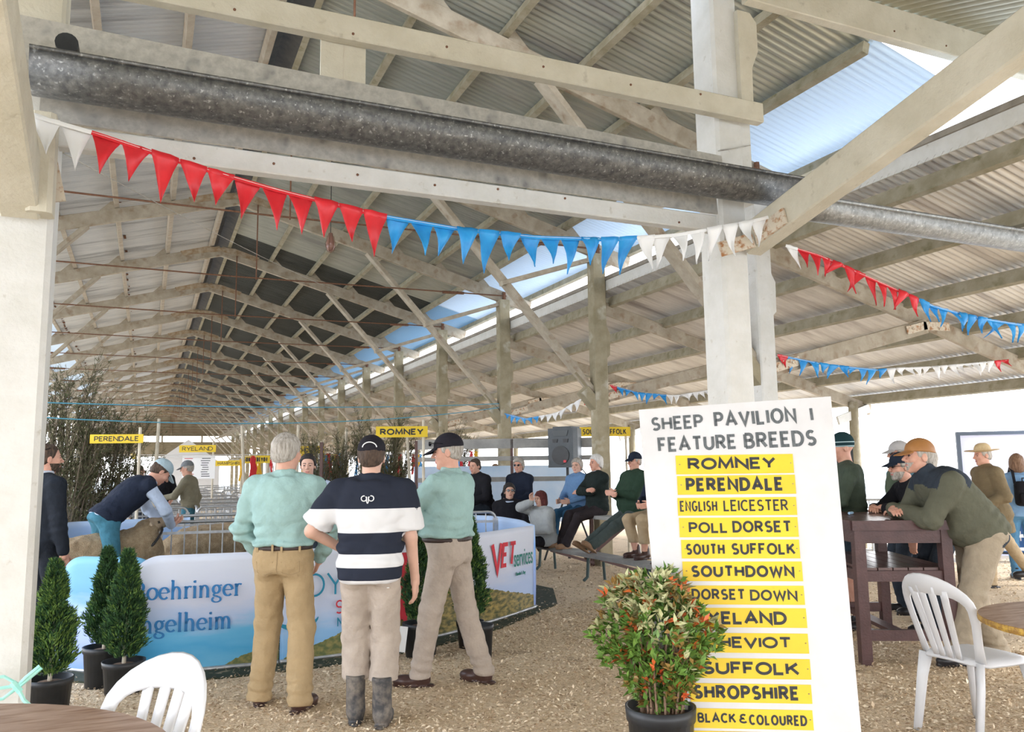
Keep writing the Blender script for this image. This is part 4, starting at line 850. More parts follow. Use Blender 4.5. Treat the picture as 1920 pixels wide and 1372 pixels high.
mb = MB(); mb.tube([(.165, -.04, .01), (.2, -.06, .05), (.26, -.05, .1), (.27, -.05, .09), (.2, -.05, .03), (.165, -.045, 0)], .009, 6); mb.tube([(.16, -.045, .01), (.20, -.07, -.06), (.26, -.08, -.12), (.30, -.08, -.13)], .011, 6); mb.tube([(.14, -.045, .03), (.18, -.05, -.02)], .018, 6)
mb.build('knot', M_twg, tw)
# lamp hanging under the second truss
lp = thing('hanging_lamp', 'caged bulkhead lamp hanging under the roof near the ridge', 'lamp', (2.31, 11.6, 4.85))
MB().tube([(0, 0, 1.5), (0, 0, .05)], .006, 5).build('cord', M_black, lp); MB().lathe([(.0, .1), (.03, .1), (.045, .02), (.06, -.03), (.065, -.1), (.04, -.16), (0, -.17)], n=12).build('bulb', mat('amber_glass', (.25, .13, .10), rough=.2), lp, True)
mb = MB()
for i in range(6): a = i*PI/3; mb.tube([(.045*math.cos(a), .045*math.sin(a), .06), (.075*math.cos(a), .075*math.sin(a), -.06), (.05*math.cos(a), .05*math.sin(a), -.16), (0, 0, -.19)], .004, 4)
mb.build('cage', M_rust, lp)
# ------------------------------------------------------------------ ring banners
def smooth(pts, n):
    P = np.array(pts, float); L = np.concatenate([[0], np.cumsum(np.linalg.norm(np.diff(P, axis=0), axis=1))]); s = np.linspace(0, L[-1], n)
    Q = np.stack([np.interp(s, L, P[:, d]) for d in (0, 1)], 1); 
    for _ in range(max(2, n//14)): Q[1:-1] = (Q[:-2]+2*Q[1:-1]+Q[2:])/4
    return Q, L[-1]
def banner_mat(name, stops, hill=None, hillc=((.10, .13, .04), (.28, .24, .07)), band=None):
    m = bpy.data.materials.new(name); m.use_nodes = True; nt = m.node_tree; N = nt.nodes; L = nt.links; b = N['Principled BSDF']; b.inputs['Roughness'].default_value = .55
    uv = N.new('ShaderNodeUVMap'); sp = N.new('ShaderNodeSeparateXYZ'); L.new(uv.outputs[0], sp.inputs[0])
    mp = N.new('ShaderNodeMapping'); mp.inputs['Scale'].default_value = (1.6, 4.5, 1); L.new(uv.outputs[0], mp.inputs[0])
    n = N.new('ShaderNodeTexNoise'); n.inputs['Scale'].default_value = 1.6; n.inputs['Detail'].default_value = 4; L.new(mp.outputs[0], n.inputs[0])
    ma = N.new('ShaderNodeMath'); ma.operation = 'MULTIPLY_ADD'; ma.inputs[1].default_value = .38; L.new(n.outputs['Fac'], ma.inputs[0])
    s2 = N.new('ShaderNodeMath'); s2.operation = 'SUBTRACT'; s2.inputs[1].default_value = .19; L.new(sp.outputs[1], s2.inputs[0]); L.new(s2.outputs[0], ma.inputs[2])
    r = N.new('ShaderNodeValToRGB'); e = r.color_ramp.elements
    while len(e) < len(stops): e.new(.5)
    for i, (p, c) in enumerate(stops): e[i].position = p; e[i].color = (*c, 1)
    L.new(ma.outputs[0], r.inputs[0]); out = r.outputs[0]
    if hill:
        hn = N.new('ShaderNodeTexNoise'); hn.inputs['Scale'].default_value = 26; hn.inputs['Detail'].default_value = 6; L.new(uv.outputs[0], hn.inputs[0])
        hr = N.new('ShaderNodeValToRGB'); hr.color_ramp.elements[0].position = .38; hr.color_ramp.elements[1].position = .66; hr.color_ramp.elements[0].color = (*hillc[0], 1); hr.color_ramp.elements[1].color = (*hillc[1], 1); L.new(hn.outputs['Fac'], hr.inputs[0])
        cr_ = N.new('ShaderNodeValToRGB'); ce = cr_.color_ramp.elements
        while len(ce) < len(hill): ce.new(.5)
        for i, (p, hgt) in enumerate(hill): ce[i].position = p; ce[i].color = (hgt, hgt, hgt, 1)
        L.new(sp.outputs[0], cr_.inputs[0]); lt = N.new('ShaderNodeMath'); lt.operation = 'LESS_THAN'
        ad = N.new('ShaderNodeMath'); ad.operation = 'MULTIPLY_ADD'; ad.inputs[1].default_value = .05; L.new(hn.outputs['Fac'], ad.inputs[0]); L.new(sp.outputs[1], ad.inputs[2])
        L.new(ad.outputs[0], lt.inputs[0]); L.new(cr_.outputs[0], lt.inputs[1]); mx = N.new('ShaderNodeMix'); mx.data_type = 'RGBA'
        L.new(lt.outputs[0], mx.inputs[0]); L.new(out, mx.inputs[6]); L.new(hr.outputs[0], mx.inputs[7]); out = mx.outputs[2]
    wv = N.new('ShaderNodeTexChecker'); wv.inputs['Scale'].default_value = 260; wv.inputs[1].default_value = (1, 1, 1, 1); wv.inputs[2].default_value = (.93, .93, .94, 1); L.new(uv.outputs[0], wv.inputs[0])
    mu = N.new('ShaderNodeMix'); mu.data_type = 'RGBA'; mu.blend_type = 'MULTIPLY'; mu.inputs[0].default_value = 1; L.new(out, mu.inputs[6]); L.new(wv.outputs[0], mu.inputs[7])
    L.new(mu.outputs[2], b.inputs['Base Color']); return m
def banner(label, pts, m, H=.88, r0=0, r1=0, z0=.03):
    Q, Ln = smooth(pts, 44); t = thing('advertising_banner', label, 'banner', (*Q[0], 0), group='fabric banners around the show ring'); o = Q[0]
    nv = 14; V, F, UV = [], [], []
    th = .012
    for side in (0, 1):
        for i, q in enumerate(Q):
            s = Ln*i/(len(Q)-1); d = Q[min(i+1, len(Q)-1)]-Q[max(i-1, 0)]; d = d/np.linalg.norm(d); n = np.array([d[1], -d[0]])
            top = H
            if r0 and s < r0: top = H-r0+math.sqrt(max(r0*r0-(r0-s)**2, 0))
            if r1 and Ln-s < r1: top = H-r1+math.sqrt(max(r1*r1-(r1-Ln+s)**2, 0))
            for j in range(nv+1):
                z = z0+(top-z0)*j/nv; bow = .012*math.sin(s*5+z*3); p = q-o+n*(bow+.0*z-side*th)
                V.append((p[0], p[1], z)); UV.append((s/Ln, z/H))
    n1 = len(Q)*(nv+1)
    for side in (0, 1):
        for i in range(len(Q)-1):
            for j in range(nv):
                a = side*n1+i*(nv+1)+j; qd = (a, a+nv+1, a+nv+2, a+1); F.append(qd if side == 0 else qd[::-1])
    for i in range(len(Q)-1): a = i*(nv+1)+nv; F.append((a, a+nv+1, n1+a+nv+1, n1+a))
    for i in (0, len(Q)-1):
        for j in range(nv): a = i*(nv+1)+j; F.append((a, a+1, n1+a+1, n1+a))
    ob = np_mesh('printed_fabric', V, F, m, t, True); uvl = ob.data.uv_layers.new(name='UVMap'); li = np.zeros(len(ob.data.loops), dtype=np.int32); ob.data.loops.foreach_get('vertex_index', li); uvl.data.foreach_set('uv', np.array(UV, dtype=np.float32)[li].ravel())
    MB().tube([(*(q-o), .022) for q in Q], .018, 8).build('base_pole', M_metal, t, True)
    def F_(s, out=.004):   # local frame on the front face at distance s along the banner
        x = s/Ln*(len(Q)-1); i = min(int(x), len(Q)-2); q = Q[i]+(Q[i+1]-Q[i])*(x-i); i0, i1 = max(i-5, 0), min(i+6, len(Q)-1); d = Q[i1]-Q[i0]; d = d/np.linalg.norm(d)
        return A_(q[0]-o[0]+d[1]*(.014+out), q[1]-o[1]-d[0]*(.014+out), 0), A_(d[0], d[1], 0), A_(0, 0, 1), A_(d[1], -d[0], 0)
    return t, F_, Ln
LIL = (.60, .64, .78); WB = (.66, .70, .80); SKY = (.10, .38, .70); DSK = (.05, .30, .58)
B_BLUE = banner_mat('blue_sky_banner', [(.0, (.20, .34, .72)), (.25, (.34, .42, .76)), (.5, (.36, .50, .80)), (.68, (.12, .34, .60)), (1, (.16, .42, .62))])
B_BI = banner_mat('lake_banner', [(.0, (.16, .50, .74)), (.18, (.06, .38, .68)), (.32, (.12, .46, .74)), (.46, (.44, .56, .78)), (.60, LIL), (.85, WB)], [(0, 0), (.45, 0), (.60, .05), (.72, .12), (1, .24)])
B_RS = banner_mat('hill_and_lake_banner', [(.0, (.16, .42, .74)), (.25, (.28, .52, .82)), (.40, (.52, .62, .82)), (.55, LIL), (.85, WB)], [(0, .06), (.3, .20), (.62, .36), (1, .52)])
B_VS = banner_mat('grass_hill_banner', [(.0, (.30, .45, .74)), (.35, (.45, .56, .80)), (.55, LIL), (.85, WB)], [(0, .62), (.3, .52), (.62, .36), (.9, .24), (1, .20)], ((.07, .075, .02), (.40, .29, .08)))
B_IN = banner_mat('pale_blue_inner_banner', [(.0, (.28, .36, .66)), (.4, (.36, .46, .74)), (.7, (.24, .42, .76)), (1, (.44, .58, .80))])
INK_B = mat('blue_print', (.03, .19, .46)); INK_T = mat('teal_print', (.02, .24, .38)); INK_R = mat('red_banner_print', (.60, .03, .05)); INK_G = mat('green_print', (.01, .20, .16))
t, F_, Ln = banner('blue curved end banner at the left of the show ring', [(-.60, 7.62), (-.50, 7.46), (-.32, 7.28), (-.10, 7.12), (.14, 7.03)], B_BLUE, .88, .30, .22)
t, F_, Ln = banner('white and blue banner with serif company name between conifers and grey-haired man', [(-.08, 7.05), (.2, 6.99), (.6, 6.95), (.85, 6.94), (1.02, 6.94)], B_BI, .89, .22, 0)
mb = MB()
fr0 = F_(Ln*.5)
sc = .112
def put(s, x0, y, h):   # letter by letter so that words follow the curve
    x = x0
    for ch in s:
        F = F_(x); mb2 = MB(); adv = stroke_text(mb2, ch, F, 0, y, h); x += adv; mb.add(mb2.v, mb2.f)
    return x
put('Boehringer', .04, .56, .094); put('Ingelheim', .04, .315, .094)
mb.build('lettering', INK_B, t)
t, F_, Ln = banner('white and blue show banner behind the man in the hooped shirt', [(1.03, 6.94), (1.3, 6.95), (1.53, 6.97), (1.85, 7.05), (2.20, 7.20)], B_RS, .89)
F = F_(Ln*.42)
caps('lettering', 'ROYAL', INK_T, t, F_(.42), (0, .60), .80, .19, .09)
caps('lettering', 'SHOW', INK_R, t, F_(.62), (.02, .41), .42, .11, .11)
tfit('lettering', 'New Zealand', INK_T, t, F_(.66), (.0, .29), .42, .07, bold=.01)
mb = MB(); F = F_(.13); mb.ribbon([F[0]+F[1]*(.17*math.cos(a)+.0)+F[2]*(.36+.085*math.sin(a)) for a in np.linspace(PI*1.1, PI*1.95, 14)], list(.045*np.sin(np.linspace(.15, PI-.15, 14))), .003, F[2]); mb.build('swoosh', INK_T, t)
mb = MB(); F = F_(1.08); mb.prism([(-.06, .18), (.0, .24), (.06, .18), (.06, .80), (-.06, .80)], lambda x, y, z: tuple(F[0]+F[1]*x+F[2]*y+F[3]*z), 0, .003); mb.build('rosette_print', INK_R, t)
mb = MB(); mb.prism([(.06, .30), (.115, .25), (.115, .80), (.06, .80)], lambda x, y, z: tuple(F[0]+F[1]*x+F[2]*y+F[3]*z), 0, .003); mb.build('rosette_print', INK_T, t)
t, F_, Ln = banner('white banner with red and green vet lettering at the right end of the ring', [(2.22, 7.21), (2.7, 7.45), (3.3, 7.86), (3.95, 8.36)], B_VS, .90)
F = F_(Ln*.775)
Fv = (F[0], F[1], F[2], F[3])
caps('lettering', 'V', INK_R, t, Fv, (-.38, .63), .24, .33, .17, 0); caps('lettering', 'ET', INK_R, t, Fv, (-.155, .645), .30, .25, .165, .2)
tfit('lettering', 'services', INK_G, t, Fv, (.19, .585), .42, .17, bold=.0); tfit('lettering', 'Hawke\'s Bay', INK_G, t, Fv, (.12, .42), .22, .05, bold=.01)
banner('pale blue banner inside the ring behind the seated woman in sunglasses', [(3.98, 8.40), (4.22, 9.2), (4.38, 10.2), (4.1, 11.2), (3.2, 11.9), (2.2, 12.2)], B_IN, .90)
banner('blue banner at the far left of the ring behind the held sheep', [(-1.35, 11.0), (-1.3, 11.6), (-.8, 12.3), (.6, 12.6)], B_IN, .92)
# ring mat
mb = MB(); ring = [(-.62, 7.2), (-.05, 6.78), (.6, 6.66), (1.4, 6.68), (2.2, 6.9), (3.2, 7.5), (4.3, 8.5), (4.8, 9.6), (4.6, 11.4), (3, 12.5), (.5, 12.8), (-1.2, 12.4), (-1.9, 11), (-1.6, 9.4), (-1, 8.0)]
mb.prism(ring, lambda x, y, t: (x, y, t), 0, .012); tag(mb.build('ring_mat', mat('dark_green_matting', (.03, .04, .025), (.055, .065, .04), 12, .95, c3=(.30, .23, .15), s3=9, l3=.60, h3=.7)), 'dark green matting under the banner ring, edges showing through the chips', 'mat')
# ------------------------------------------------------------------ pens
def make_hurdle(label, detailed=True, W=1.35):
    t = thing('pen_hurdle', label, 'hurdle', group='metal sheep hurdles')
    mb = MB(); n = 8; rr = .1
    pts = [(0, 0, .02), (0, 0, .98-rr)]+[(rr-rr*math.cos(a), 0, .98-rr+rr*math.sin(a)) for a in np.linspace(0, PI/2, 6)]+[(W-rr+rr*math.sin(a), 0, .98-rr+rr*math.cos(a)) for a in np.linspace(0, PI/2, 6)]+[(W, 0, .98-rr), (W, 0, .02)]
    mb.tube(pts, .019, n); mb.build('frame', M_metal, t)
    mb = MB()
    for z, h in ((.86, .03), (.40, .05), (.20, .05)): mb.box(.015, -.012, z-h/2, W-.015, .012, z+h/2)
    mb.build('rail', M_metal, t)
    if detailed:
        mb = MB()
        for i in range(9): x = W*(i+1)/10; mb.tube([(x, 0, .40), (x, 0, .97)], .0075, 6)
        mb.build('bar_grille', M_metal, t)
    for x in (.0, W): MB().box(x-.03, -.02, .02, x+.03, .02, .90).build('stile', M_metal, t)
    return t
h0 = make_hurdle('hurdle beside the bending handler at the front of the pens'); h0.location = (.02, 10.12, 0); h0.rotation_euler[2] = -.06
LBH = ['hurdle at the front of the pens, left of the grey-haired man', 'hurdle at the front of the pens, hidden behind the grey-haired man', 'hurdle at the front of the pens, between the aqua and hooped shirts']
for i in range(3): dup(h0, (1.42+i*1.40, 10.02-.02*i, 0), LBH[i], rz=-.02) if i < 2 else None
for r, y in enumerate((11.6, 14.6, 16.6, 19, 22, 25.5, 29, 33, 38, 44)):
    for c in range(5 if r > 1 else 2 if r == 0 else 4):
        dup(h0, (-2.2+c*1.5 if r else .2+c*1.4, y, 0), '%s row of hurdles behind the ring, %s from the left' % (ORD[r], ORD[c]), rz=.0)
for r, y in enumerate((14.7, 16.7, 19.1, 22.1, 25.6)):
    for c in range(3): dup(h0, (-.7+c*1.5, y, 0), 'side hurdle of the %s pen row, %s pen from the left' % (ORD[r], ORD[c]), rz=PI/2)
# ------------------------------------------------------------------ sheep
WOOL = mat('tan_sheep_wool', (.34, .24, .14), (.46, .35, .22), 30, .98, bump=1.0, bscale=120, c3=(.24, .16, .09), s3=6, l3=.5, h3=.75); FACE = mat('cream_sheep_face', (.50, .40, .28), (.40, .29, .19), 20, .9)
HOOF = mat('dark_hoof', (.05, .04, .03))
def make_sheep(label, pos, rz, k=1, hd=(0, .62, .86), nose=(0, .80, .80), h=.016):
    t = thing('sheep', label, 'sheep', (*pos, 0), rz, 'sheep in the ring')
    hd, nose = A_(*hd), A_(*nose)
    body = lambda P: (smin(smin(ell(P, (0, 0, .58*k), (.22*k, .52*k, .26*k)), ell(P, (0, .30*k, .62*k), (.20*k, .26*k, .24*k)), .1), rc(P, (0, .38*k, .70*k), hd-A_(0, .04, .03), .17*k, .105*k), .09)+.010*wob(P, 34)+.006*wob(P, 75, 2))
    def wf(P):
        D = body(P)
        for sx in (-1, 1):
            for y in (-.34, .32): D = smin(D, rc(P, (sx*.12*k, y*k, .5*k), (sx*.12*k, (y-.03 if y < 0 else y)*k, .26*k), .10*k, .05*k), .05)
        return D
    ff = lambda P: np.minimum.reduce([smin(ell(P, hd, (.075*k, .085*k, .085*k)), rc(P, hd, nose, .068*k, .045*k), .04)])
    V1, F1 = nets(wf, (-.4*k, -.66*k, .18*k), (.4*k, .9*k, 1.15*k), h)
    def lf(P):
        D = ff(P)
        for sx in (-1, 1):
            e0 = hd+A_(sx*.06, -.02, .03)*k; D = smin(D, rc(P, e0, e0+A_(sx*.10, -.03, -.01)*k, .025*k, .012*k), .02)
            for y in (-.34, .32): D = smin(D, smin(rc(P, (sx*.12*k, (y-.03 if y < 0 else y)*k, .30*k), (sx*.12*k, (y if y > 0 else y-.05)*k, .16*k), .05*k, .036*k), rc(P, (sx*.12*k, (y if y > 0 else y-.05)*k, .16*k), (sx*.12*k, y*k, .02), .034*k, .034*k), .02), .02)
        return D
    V2, F2 = nets(lf, (-.4*k, -.6*k, .0), (.4*k, 1.0*k, 1.15*k), min(h, .013))
    c = V2[F2].mean(1); hr_ = nrm(nose-hd); mi2 = np.ones(len(F2), int); mi2[c[:, 2] < .05*k] = 2
    for sx in (-1, 1): mi2[np.linalg.norm(c-(hd+hr_*.05*k+A_(sx*.06, 0, .025)*k), axis=1) < .016*k] = 2
    mi2[np.linalg.norm(c-(nose+hr_*.04*k), axis=1) < .022*k] = 2
    np_mesh('body', np.concatenate([V1, V2]), np.concatenate([F1, F2+len(V1)]), [WOOL, FACE, HOOF], t, True, np.concatenate([np.zeros(len(F1), int), mi2]))
    return t
IMR = -1.16   # local +y pointing to the right of the picture
sh0 = make_sheep('tan sheep held under the chin by the bending handler', (-.40, 9.60), -1.25, 1.1, hd=(0, .50, .96), nose=(0, .68, 1.02))
tag(MB().tube([(.0+.20*math.cos(a), .0, .20*math.sin(a)) for a in np.linspace(0, 2*PI, 20)], .014, 6).build('neck_strap', SHOEB, None), 'dark strap around the neck of the held sheep', 'strap')
st_ = bpy.data.objects['neck_strap']; st_.parent = sh0; st_.location = (0, .47, .80); st_.rotation_euler = (-.7, 0, 0)
for kx in ('label', 'category'): del st_[kx]
make_sheep('tan sheep behind the front hurdle, left of its stile', (.72, 10.75), -1.35, 1.08, hd=(.1, .60, .74), nose=(.18, .78, .62))
make_sheep('tan sheep behind the front hurdle next to the yellow champion sign', (2.0, 10.65), -1.6, 1.08, hd=(0, .62, .85), nose=(0, .8, .78))
make_sheep('tan sheep behind the hurdle between the two men', (3.2, 10.95), -1.3, 1.05)
# ------------------------------------------------------------------ ribbons hung above the far pens
RB = [FL_R, FL_B, FL_W, mat('gold_ribbon', (.80, .45, .03)), FL_R, FL_B]
k = 0
for i in range(46):
    LNS = ((15.5, 1.86), (17, 1.86), (19, 1.88), (21.5, 1.88), (24.4, 1.9)); ly, lzz = LNS[i % 5]; x = 2.0+RNG.random()*4.2
    if i == 0: x, ly, lzz = 1.95, 17, 1.86
    q_ = (x+3.8)/10.3; y = ly+.2; z = lzz+.05-.2*q_*(1-q_)-.03; L = .35+RNG.random()*.25
    big = i == 0
    if big: L = .85
    mb = MB(); n = 7
    for q in range(2 if not big else 3):
        ph = RNG.random()*6; dx = (q-.5)*.07
        mb.ribbon([(dx*u+.02*math.sin(ph+u*4), .02*math.cos(ph+u*3), -L*u*(1-.2*q)) for u in np.linspace(0, 1, n)], .05 if not big else .085, .003, (1, .2*math.sin(ph), 0))
    mb.tube([(-.035, 0, .02), (0, -.012, .03), (.035, 0, .02), (0, .01, 0)], .014, 5)
    o = mb.build('prize_ribbon', RB[i % 6] if not big else FL_R, None); o.location = (x, y, z)
    nm = {0: 'red', 1: 'blue', 2: 'white', 3: 'gold', 4: 'red', 5: 'blue'}[i % 6]
    tag(o, 'large red champion ribbon hanging above the far pens' if big else '%s prize ribbon hanging on a line above the far pens' % nm, 'ribbon', 'champion ribbon' if big else '%s prize ribbons above the far pens' % nm)
for i, (y, z) in enumerate(((15.5, 1.86), (17, 1.86), (19, 1.88), (21.5, 1.88), (24.4, 1.9))):
    line('ribbon_line', '%s string line carrying the prize ribbons above the pens' % ORD[i], (-3.8, y+.2, z+.05), (6.5, y+.2, z+.05), .05, .006, FL_W, 'string')
for i, (x, y) in enumerate(((2.35, 14.6), (1.55, 15.0), (3.35, 15.3), (4.4, 14.6), (.1, 13.4), (5.0, 18.5), (2.9, 21), (4.2, 22))):
    o = MB().tube([(0, 0, 0), (.02, .0, 1.2), (.05-.1*(i % 2), 0, 2.35)], [.035, .03, .024], 8).build('stake', M_raw); o.location = (x, y, 0)
    tag(o, '%s rough wooden stake standing among the far sheep pens, from the front' % ORD[i], 'stake')
o = MB().add([(-1.6, 0, 0), (1.6, 0, 0), (1.6, 0, 2.2), (0, 0, 3.4), (-1.6, 0, 2.2), (-1.6, 3, 0), (1.6, 3, 0), (1.6, 3, 2.2), (0, 3, 3.4), (-1.6, 3, 2.2)], [(0, 1, 2, 3, 4), (9, 8, 7, 6, 5), (0, 5, 6, 1), (1, 6, 7, 2), (2, 7, 8, 3), (3, 8, 9, 4), (4, 9, 5, 0)]).build('tent', mat('white_canvas', (.74, .72, .70), (.68, .66, .64), 2)); o.location = (2.0, 47, 0)
tag(o, 'white peaked canvas tent far down the shed', 'tent')
# ------------------------------------------------------------------ grandstand
M_grey = mat('grey_bench_plank', (.26, .26, .25), (.36, .35, .33), 4, .8, stretch=(1, .2, 1), bump=.2); M_brown = mat('brown_steel_frame', (.09, .045, .04), (.12, .06, .05), 8, .55); M_greenst = mat('dark_green_steel', (.05, .085, .085), rough=.5)
def stand(label, a, b, legs=True):
    t = thing('grandstand', label, 'grandstand', (*a, 0), math.atan2(b[1]-a[1], b[0]-a[0])); L = math.dist(a, b)
    for y, z, w, nm in ((0.13, .34, .27, 'foot_plank'), (.72, .80, .30, 'seat_plank')):
        MB().beam((0, y, z), (L, y, z), w, .05).build(nm, M_grey, t)
    for z in ((1.36, 1.72, 1.98) if legs else ()): MB().beam((-1.1, 1.25, z), (min(L+.3, 1.95), 1.25, z), .05, .17 if z > 1.9 else .08, up=(0, 0, 1)).build('back_rail', M_grey, t)
    n = max(2, int(L/1.7)+1)
    for i in range(n):
        x = .25+(L-.5)*i/(n-1)
        MB().tube([(x, .02, .31), (x, .0, .06), (x, -.06, .01)], .022, 8).build('leg', M_greenst, t)
        MB().tube([(x, .25, .31), (x, .27, .0)], .02, 8).build('leg', M_greenst, t)
        mb = MB(); mb.beam((x+.05, .0, .29), (x+.05, 1.0, .95) if not legs else (x+.05, 1.25, .85), .04, .05); mb.build('frame', M_brown, t)
        mb = MB(); mb.beam((x+.05, 1.25 if legs else .95, 0), (x+.05, 1.25 if legs else .95, 2.05 if legs else .78), .05, .05); mb.build('upright', M_brown, t)
        mb = MB(); mb.beam((x, .2, .28), (x, .95, .05), .035, .04); mb.build('brace', M_brown, t)
    return t
stand('grandstand along the right of the ring with people on its planks', (5.60, 14.2), (5.60, 8.2)) if False else None
g1 = stand('grandstand along the right side of the ring', (5.55, 8.3), (5.55, 11.8), False); g1.rotation_euler[2] = PI/2; g1.scale = (1, -1, 1)
g2 = stand('grandstand across the back of the ring', (5.58, 11.95), (2.1, 13.6)); g2.scale = (1, -1, 1)
bp = MB().box(-1.5, 0, .1, 1.6, .02, 1.15).build('advertising_sheet', mat('pale_blue_sheet', (.45, .62, .82), (.66, .76, .90), 1.2, .6)); bp.location = (5.9, 14.1, .45); bp.rotation_euler[2] = -.2; tag(bp, 'pale blue sheet tied behind the back grandstand', 'banner')
# loudspeaker
sp = thing('loudspeaker', 'grey loudspeaker on a stand above the seated spectators', 'speaker', (6.62, 12.6, 0), -.95); sp.scale = (1.25, 1.25, 1.02)
SPK = mat('charcoal_speaker_plastic', (.055, .065, .072), (.07, .08, .09), 12, .5); 
prof = [(-.19, -.2), (.19, -.2), (.21, -.1), (.13, .19), (-.13, .19), (-.21, -.1)]
MB().prism(prof, lambda x, y, z: (x, y, z), 1.52, 2.17).build('cabinet', SPK, sp)
mb = MB(); n = 24
v = [(.13*math.cos(a), -.205, 1.72+.155*math.sin(a)) for a in np.linspace(0, 2*PI, n+1)[:-1]]; mb.prism([(p[0], p[2]) for p in v], lambda x, z, y: (x, y, z), -.212, -.2); mb.build('woofer_grille', M_black, sp)
mb = MB(); mb.prism([(-.11, 1.93), (-.05, 1.93), (-.04, 1.99), (-.12, 1.99)], lambda x, z, y: (x, y, z), -.21, -.2); mb.build('port', M_black, sp)
mb = MB(); mb.prism([(.11, 1.93), (.05, 1.93), (.04, 1.99), (.12, 1.99)], lambda x, z, y: (x, y, z), -.21, -.2); mb.build('port', M_black, sp)
mb = MB(); mb.prism([(-.10, 2.04), (.10, 2.04), (.12, 2.13), (-.12, 2.13)], lambda x, z, y: (x, y, z), -.21, -.2); mb.build('horn', mat('horn_grey', (.10, .11, .115)), sp)
MB().box(.05, -.218, 1.60, .09, -.212, 1.64).build('badge', FL_R, sp)
MB().box(-.14, -.15, 2.17, .14, .12, 2.20).build('top_handle', SPK, sp)
mb = MB(); mb.tube([(0, 0, .02), (0, 0, 1.53)], .02, 8); mb.build('pole', M_black, sp)
for a in (0, 2.1, 4.2): MB().tube([(0, 0, 1.2), (.4*math.cos(a), .4*math.sin(a), .02)], .014, 6).build('leg', M_black, sp)
MB().tube([(.1, .1, 1.6), (.35, .0, 1.3), (.45, -.3, .95), (.3, -.6, .75)], .009, 6).build('cable', M_black, sp)
# ------------------------------------------------------------------ bar table
M_bar = mat('dark_brown_stained_timber', (.060, .028, .026), (.095, .045, .042), 5, .45, stretch=(1, .3, 1), bump=.15); M_bart = mat('brown_table_slats', (.10, .055, .048), (.15, .09, .08), 5, .28, stretch=(.3, 1, 1))
bt = thing('bar_table', 'tall dark brown slatted bar table with the big man leaning on it', 'table', (5.02, 4.83, 0), -.48)
TW, TL, TH = .73, 1.40, 1.08
for i in range(9): MB().box(i*TW/9+.004, .0, TH-.03, (i+1)*TW/9-.004, TL, TH).build('slat', M_bart, bt)
mb = MB(); mb.box(-.02, -.03, TH-.07, TW+.02, -.002, TH+.004); mb.build('rim_board', M_bar, bt)
mb = MB(); mb.box(-.03, -.0, TH-.07, -.002, TL, TH+.004); mb.build('rim_board', M_bar, bt)
mb = MB(); mb.box(TW+.002, -.0, TH-.07, TW+.03, TL, TH+.004); mb.build('rim_board', M_bar, bt)
for x in (.0, TW-.08):
    for y in (.0, TL-.09): MB().box(x, y, 0, x+.08, y+.09, TH-.03).build('leg', M_bar, bt)
for nm, b in (('apron', (.08, .01, TH-.17, TW-.08, .04, TH-.05)), ('apron', (.08, TL-.04, TH-.17, TW-.08, TL-.01, TH-.05)), ('apron', (.01, .09, TH-.17, .04, TL-.09, TH-.05)), ('stretcher', (.08, .02, .62-.0, TW-.08, .06, .70)), ('stretcher', (.08, TL-.06, .62, TW-.08, TL-.02, .70)), ('stretcher', (.02, .09, .62, .06, TL-.09, .70)), ('stretcher', (TW-.06, .09, .62, TW-.02, TL-.09, .70)), ('foot_rail', (.08, .02, .18, TW-.08, .07, .26)), ('foot_rail', (.08, TL-.07, .18, TW-.08, TL-.02, .26)), ('foot_rail', (TW/2-.05, .07, .19, TW/2+.05, TL-.07, .22))):
    MB().box(*b).build(nm, M_bar, bt)
for i in range(6): MB().box(.07+i*.115, .06, .70, .175+i*.115, TL-.06, .72).build('shelf_slat', M_bart, bt)
o = MB().tube([(0, 0, 0), (.09, .05, 0)], .012, 8).build('marker_pen', mat('pale_blue_plastic', (.35, .55, .75), rough=.3)); o.location = (5.62, 5.45, TH+.016); tag(o, 'small pale blue pen lying on the bar table', 'pen')
# ------------------------------------------------------------------ round tables
M_ply = mat('worn_plywood_top', (.26, .155, .10), (.40, .27, .19), 5, .5, stretch=(1, 5, 1), c3=(.20, .10, .05), s3=7, l3=.5, h3=.7); M_edge = mat('yellow_ply_edge', (.30, .16, .04), (.55, .34, .06), 30, .5, lo=.45, hi=.6)
def round_table(c, r, label):
    t = thing('round_table', label, 'table', (*c, 0))
    MB().lathe([(0, .735), (r-.004, .735), (r-.004, .74), (0, .7401)], n=64).build('top', M_ply, t); MB().lathe([(r-.02, .708), (r, .710), (r+.002, .722), (r, .736), (r-.004, .738), (r-.02, .7)], n=64, cap=False).build('edge_band', M_edge, t)
    MB().lathe([(0, .70), (r-.02, .70), (r-.02, .734), (0, .734)], n=48).build('underlayer', M_raw, t)
    for sx in (-1, 1):
        mb = MB(); mb.tube([(sx*r*.45, -r*.5, 0), (sx*r*.45, -r*.42, .68), (sx*r*.45, r*.42, .68), (sx*r*.45, r*.5, 0)], .016, 8); mb.build('leg_frame', M_black, t)
    return t
round_table((-.78, 2.55), .90, 'round plywood table cut off at the lower left corner')
round_table((4.36, 2.58), .60, 'round plywood table with yellow edge at the right border')
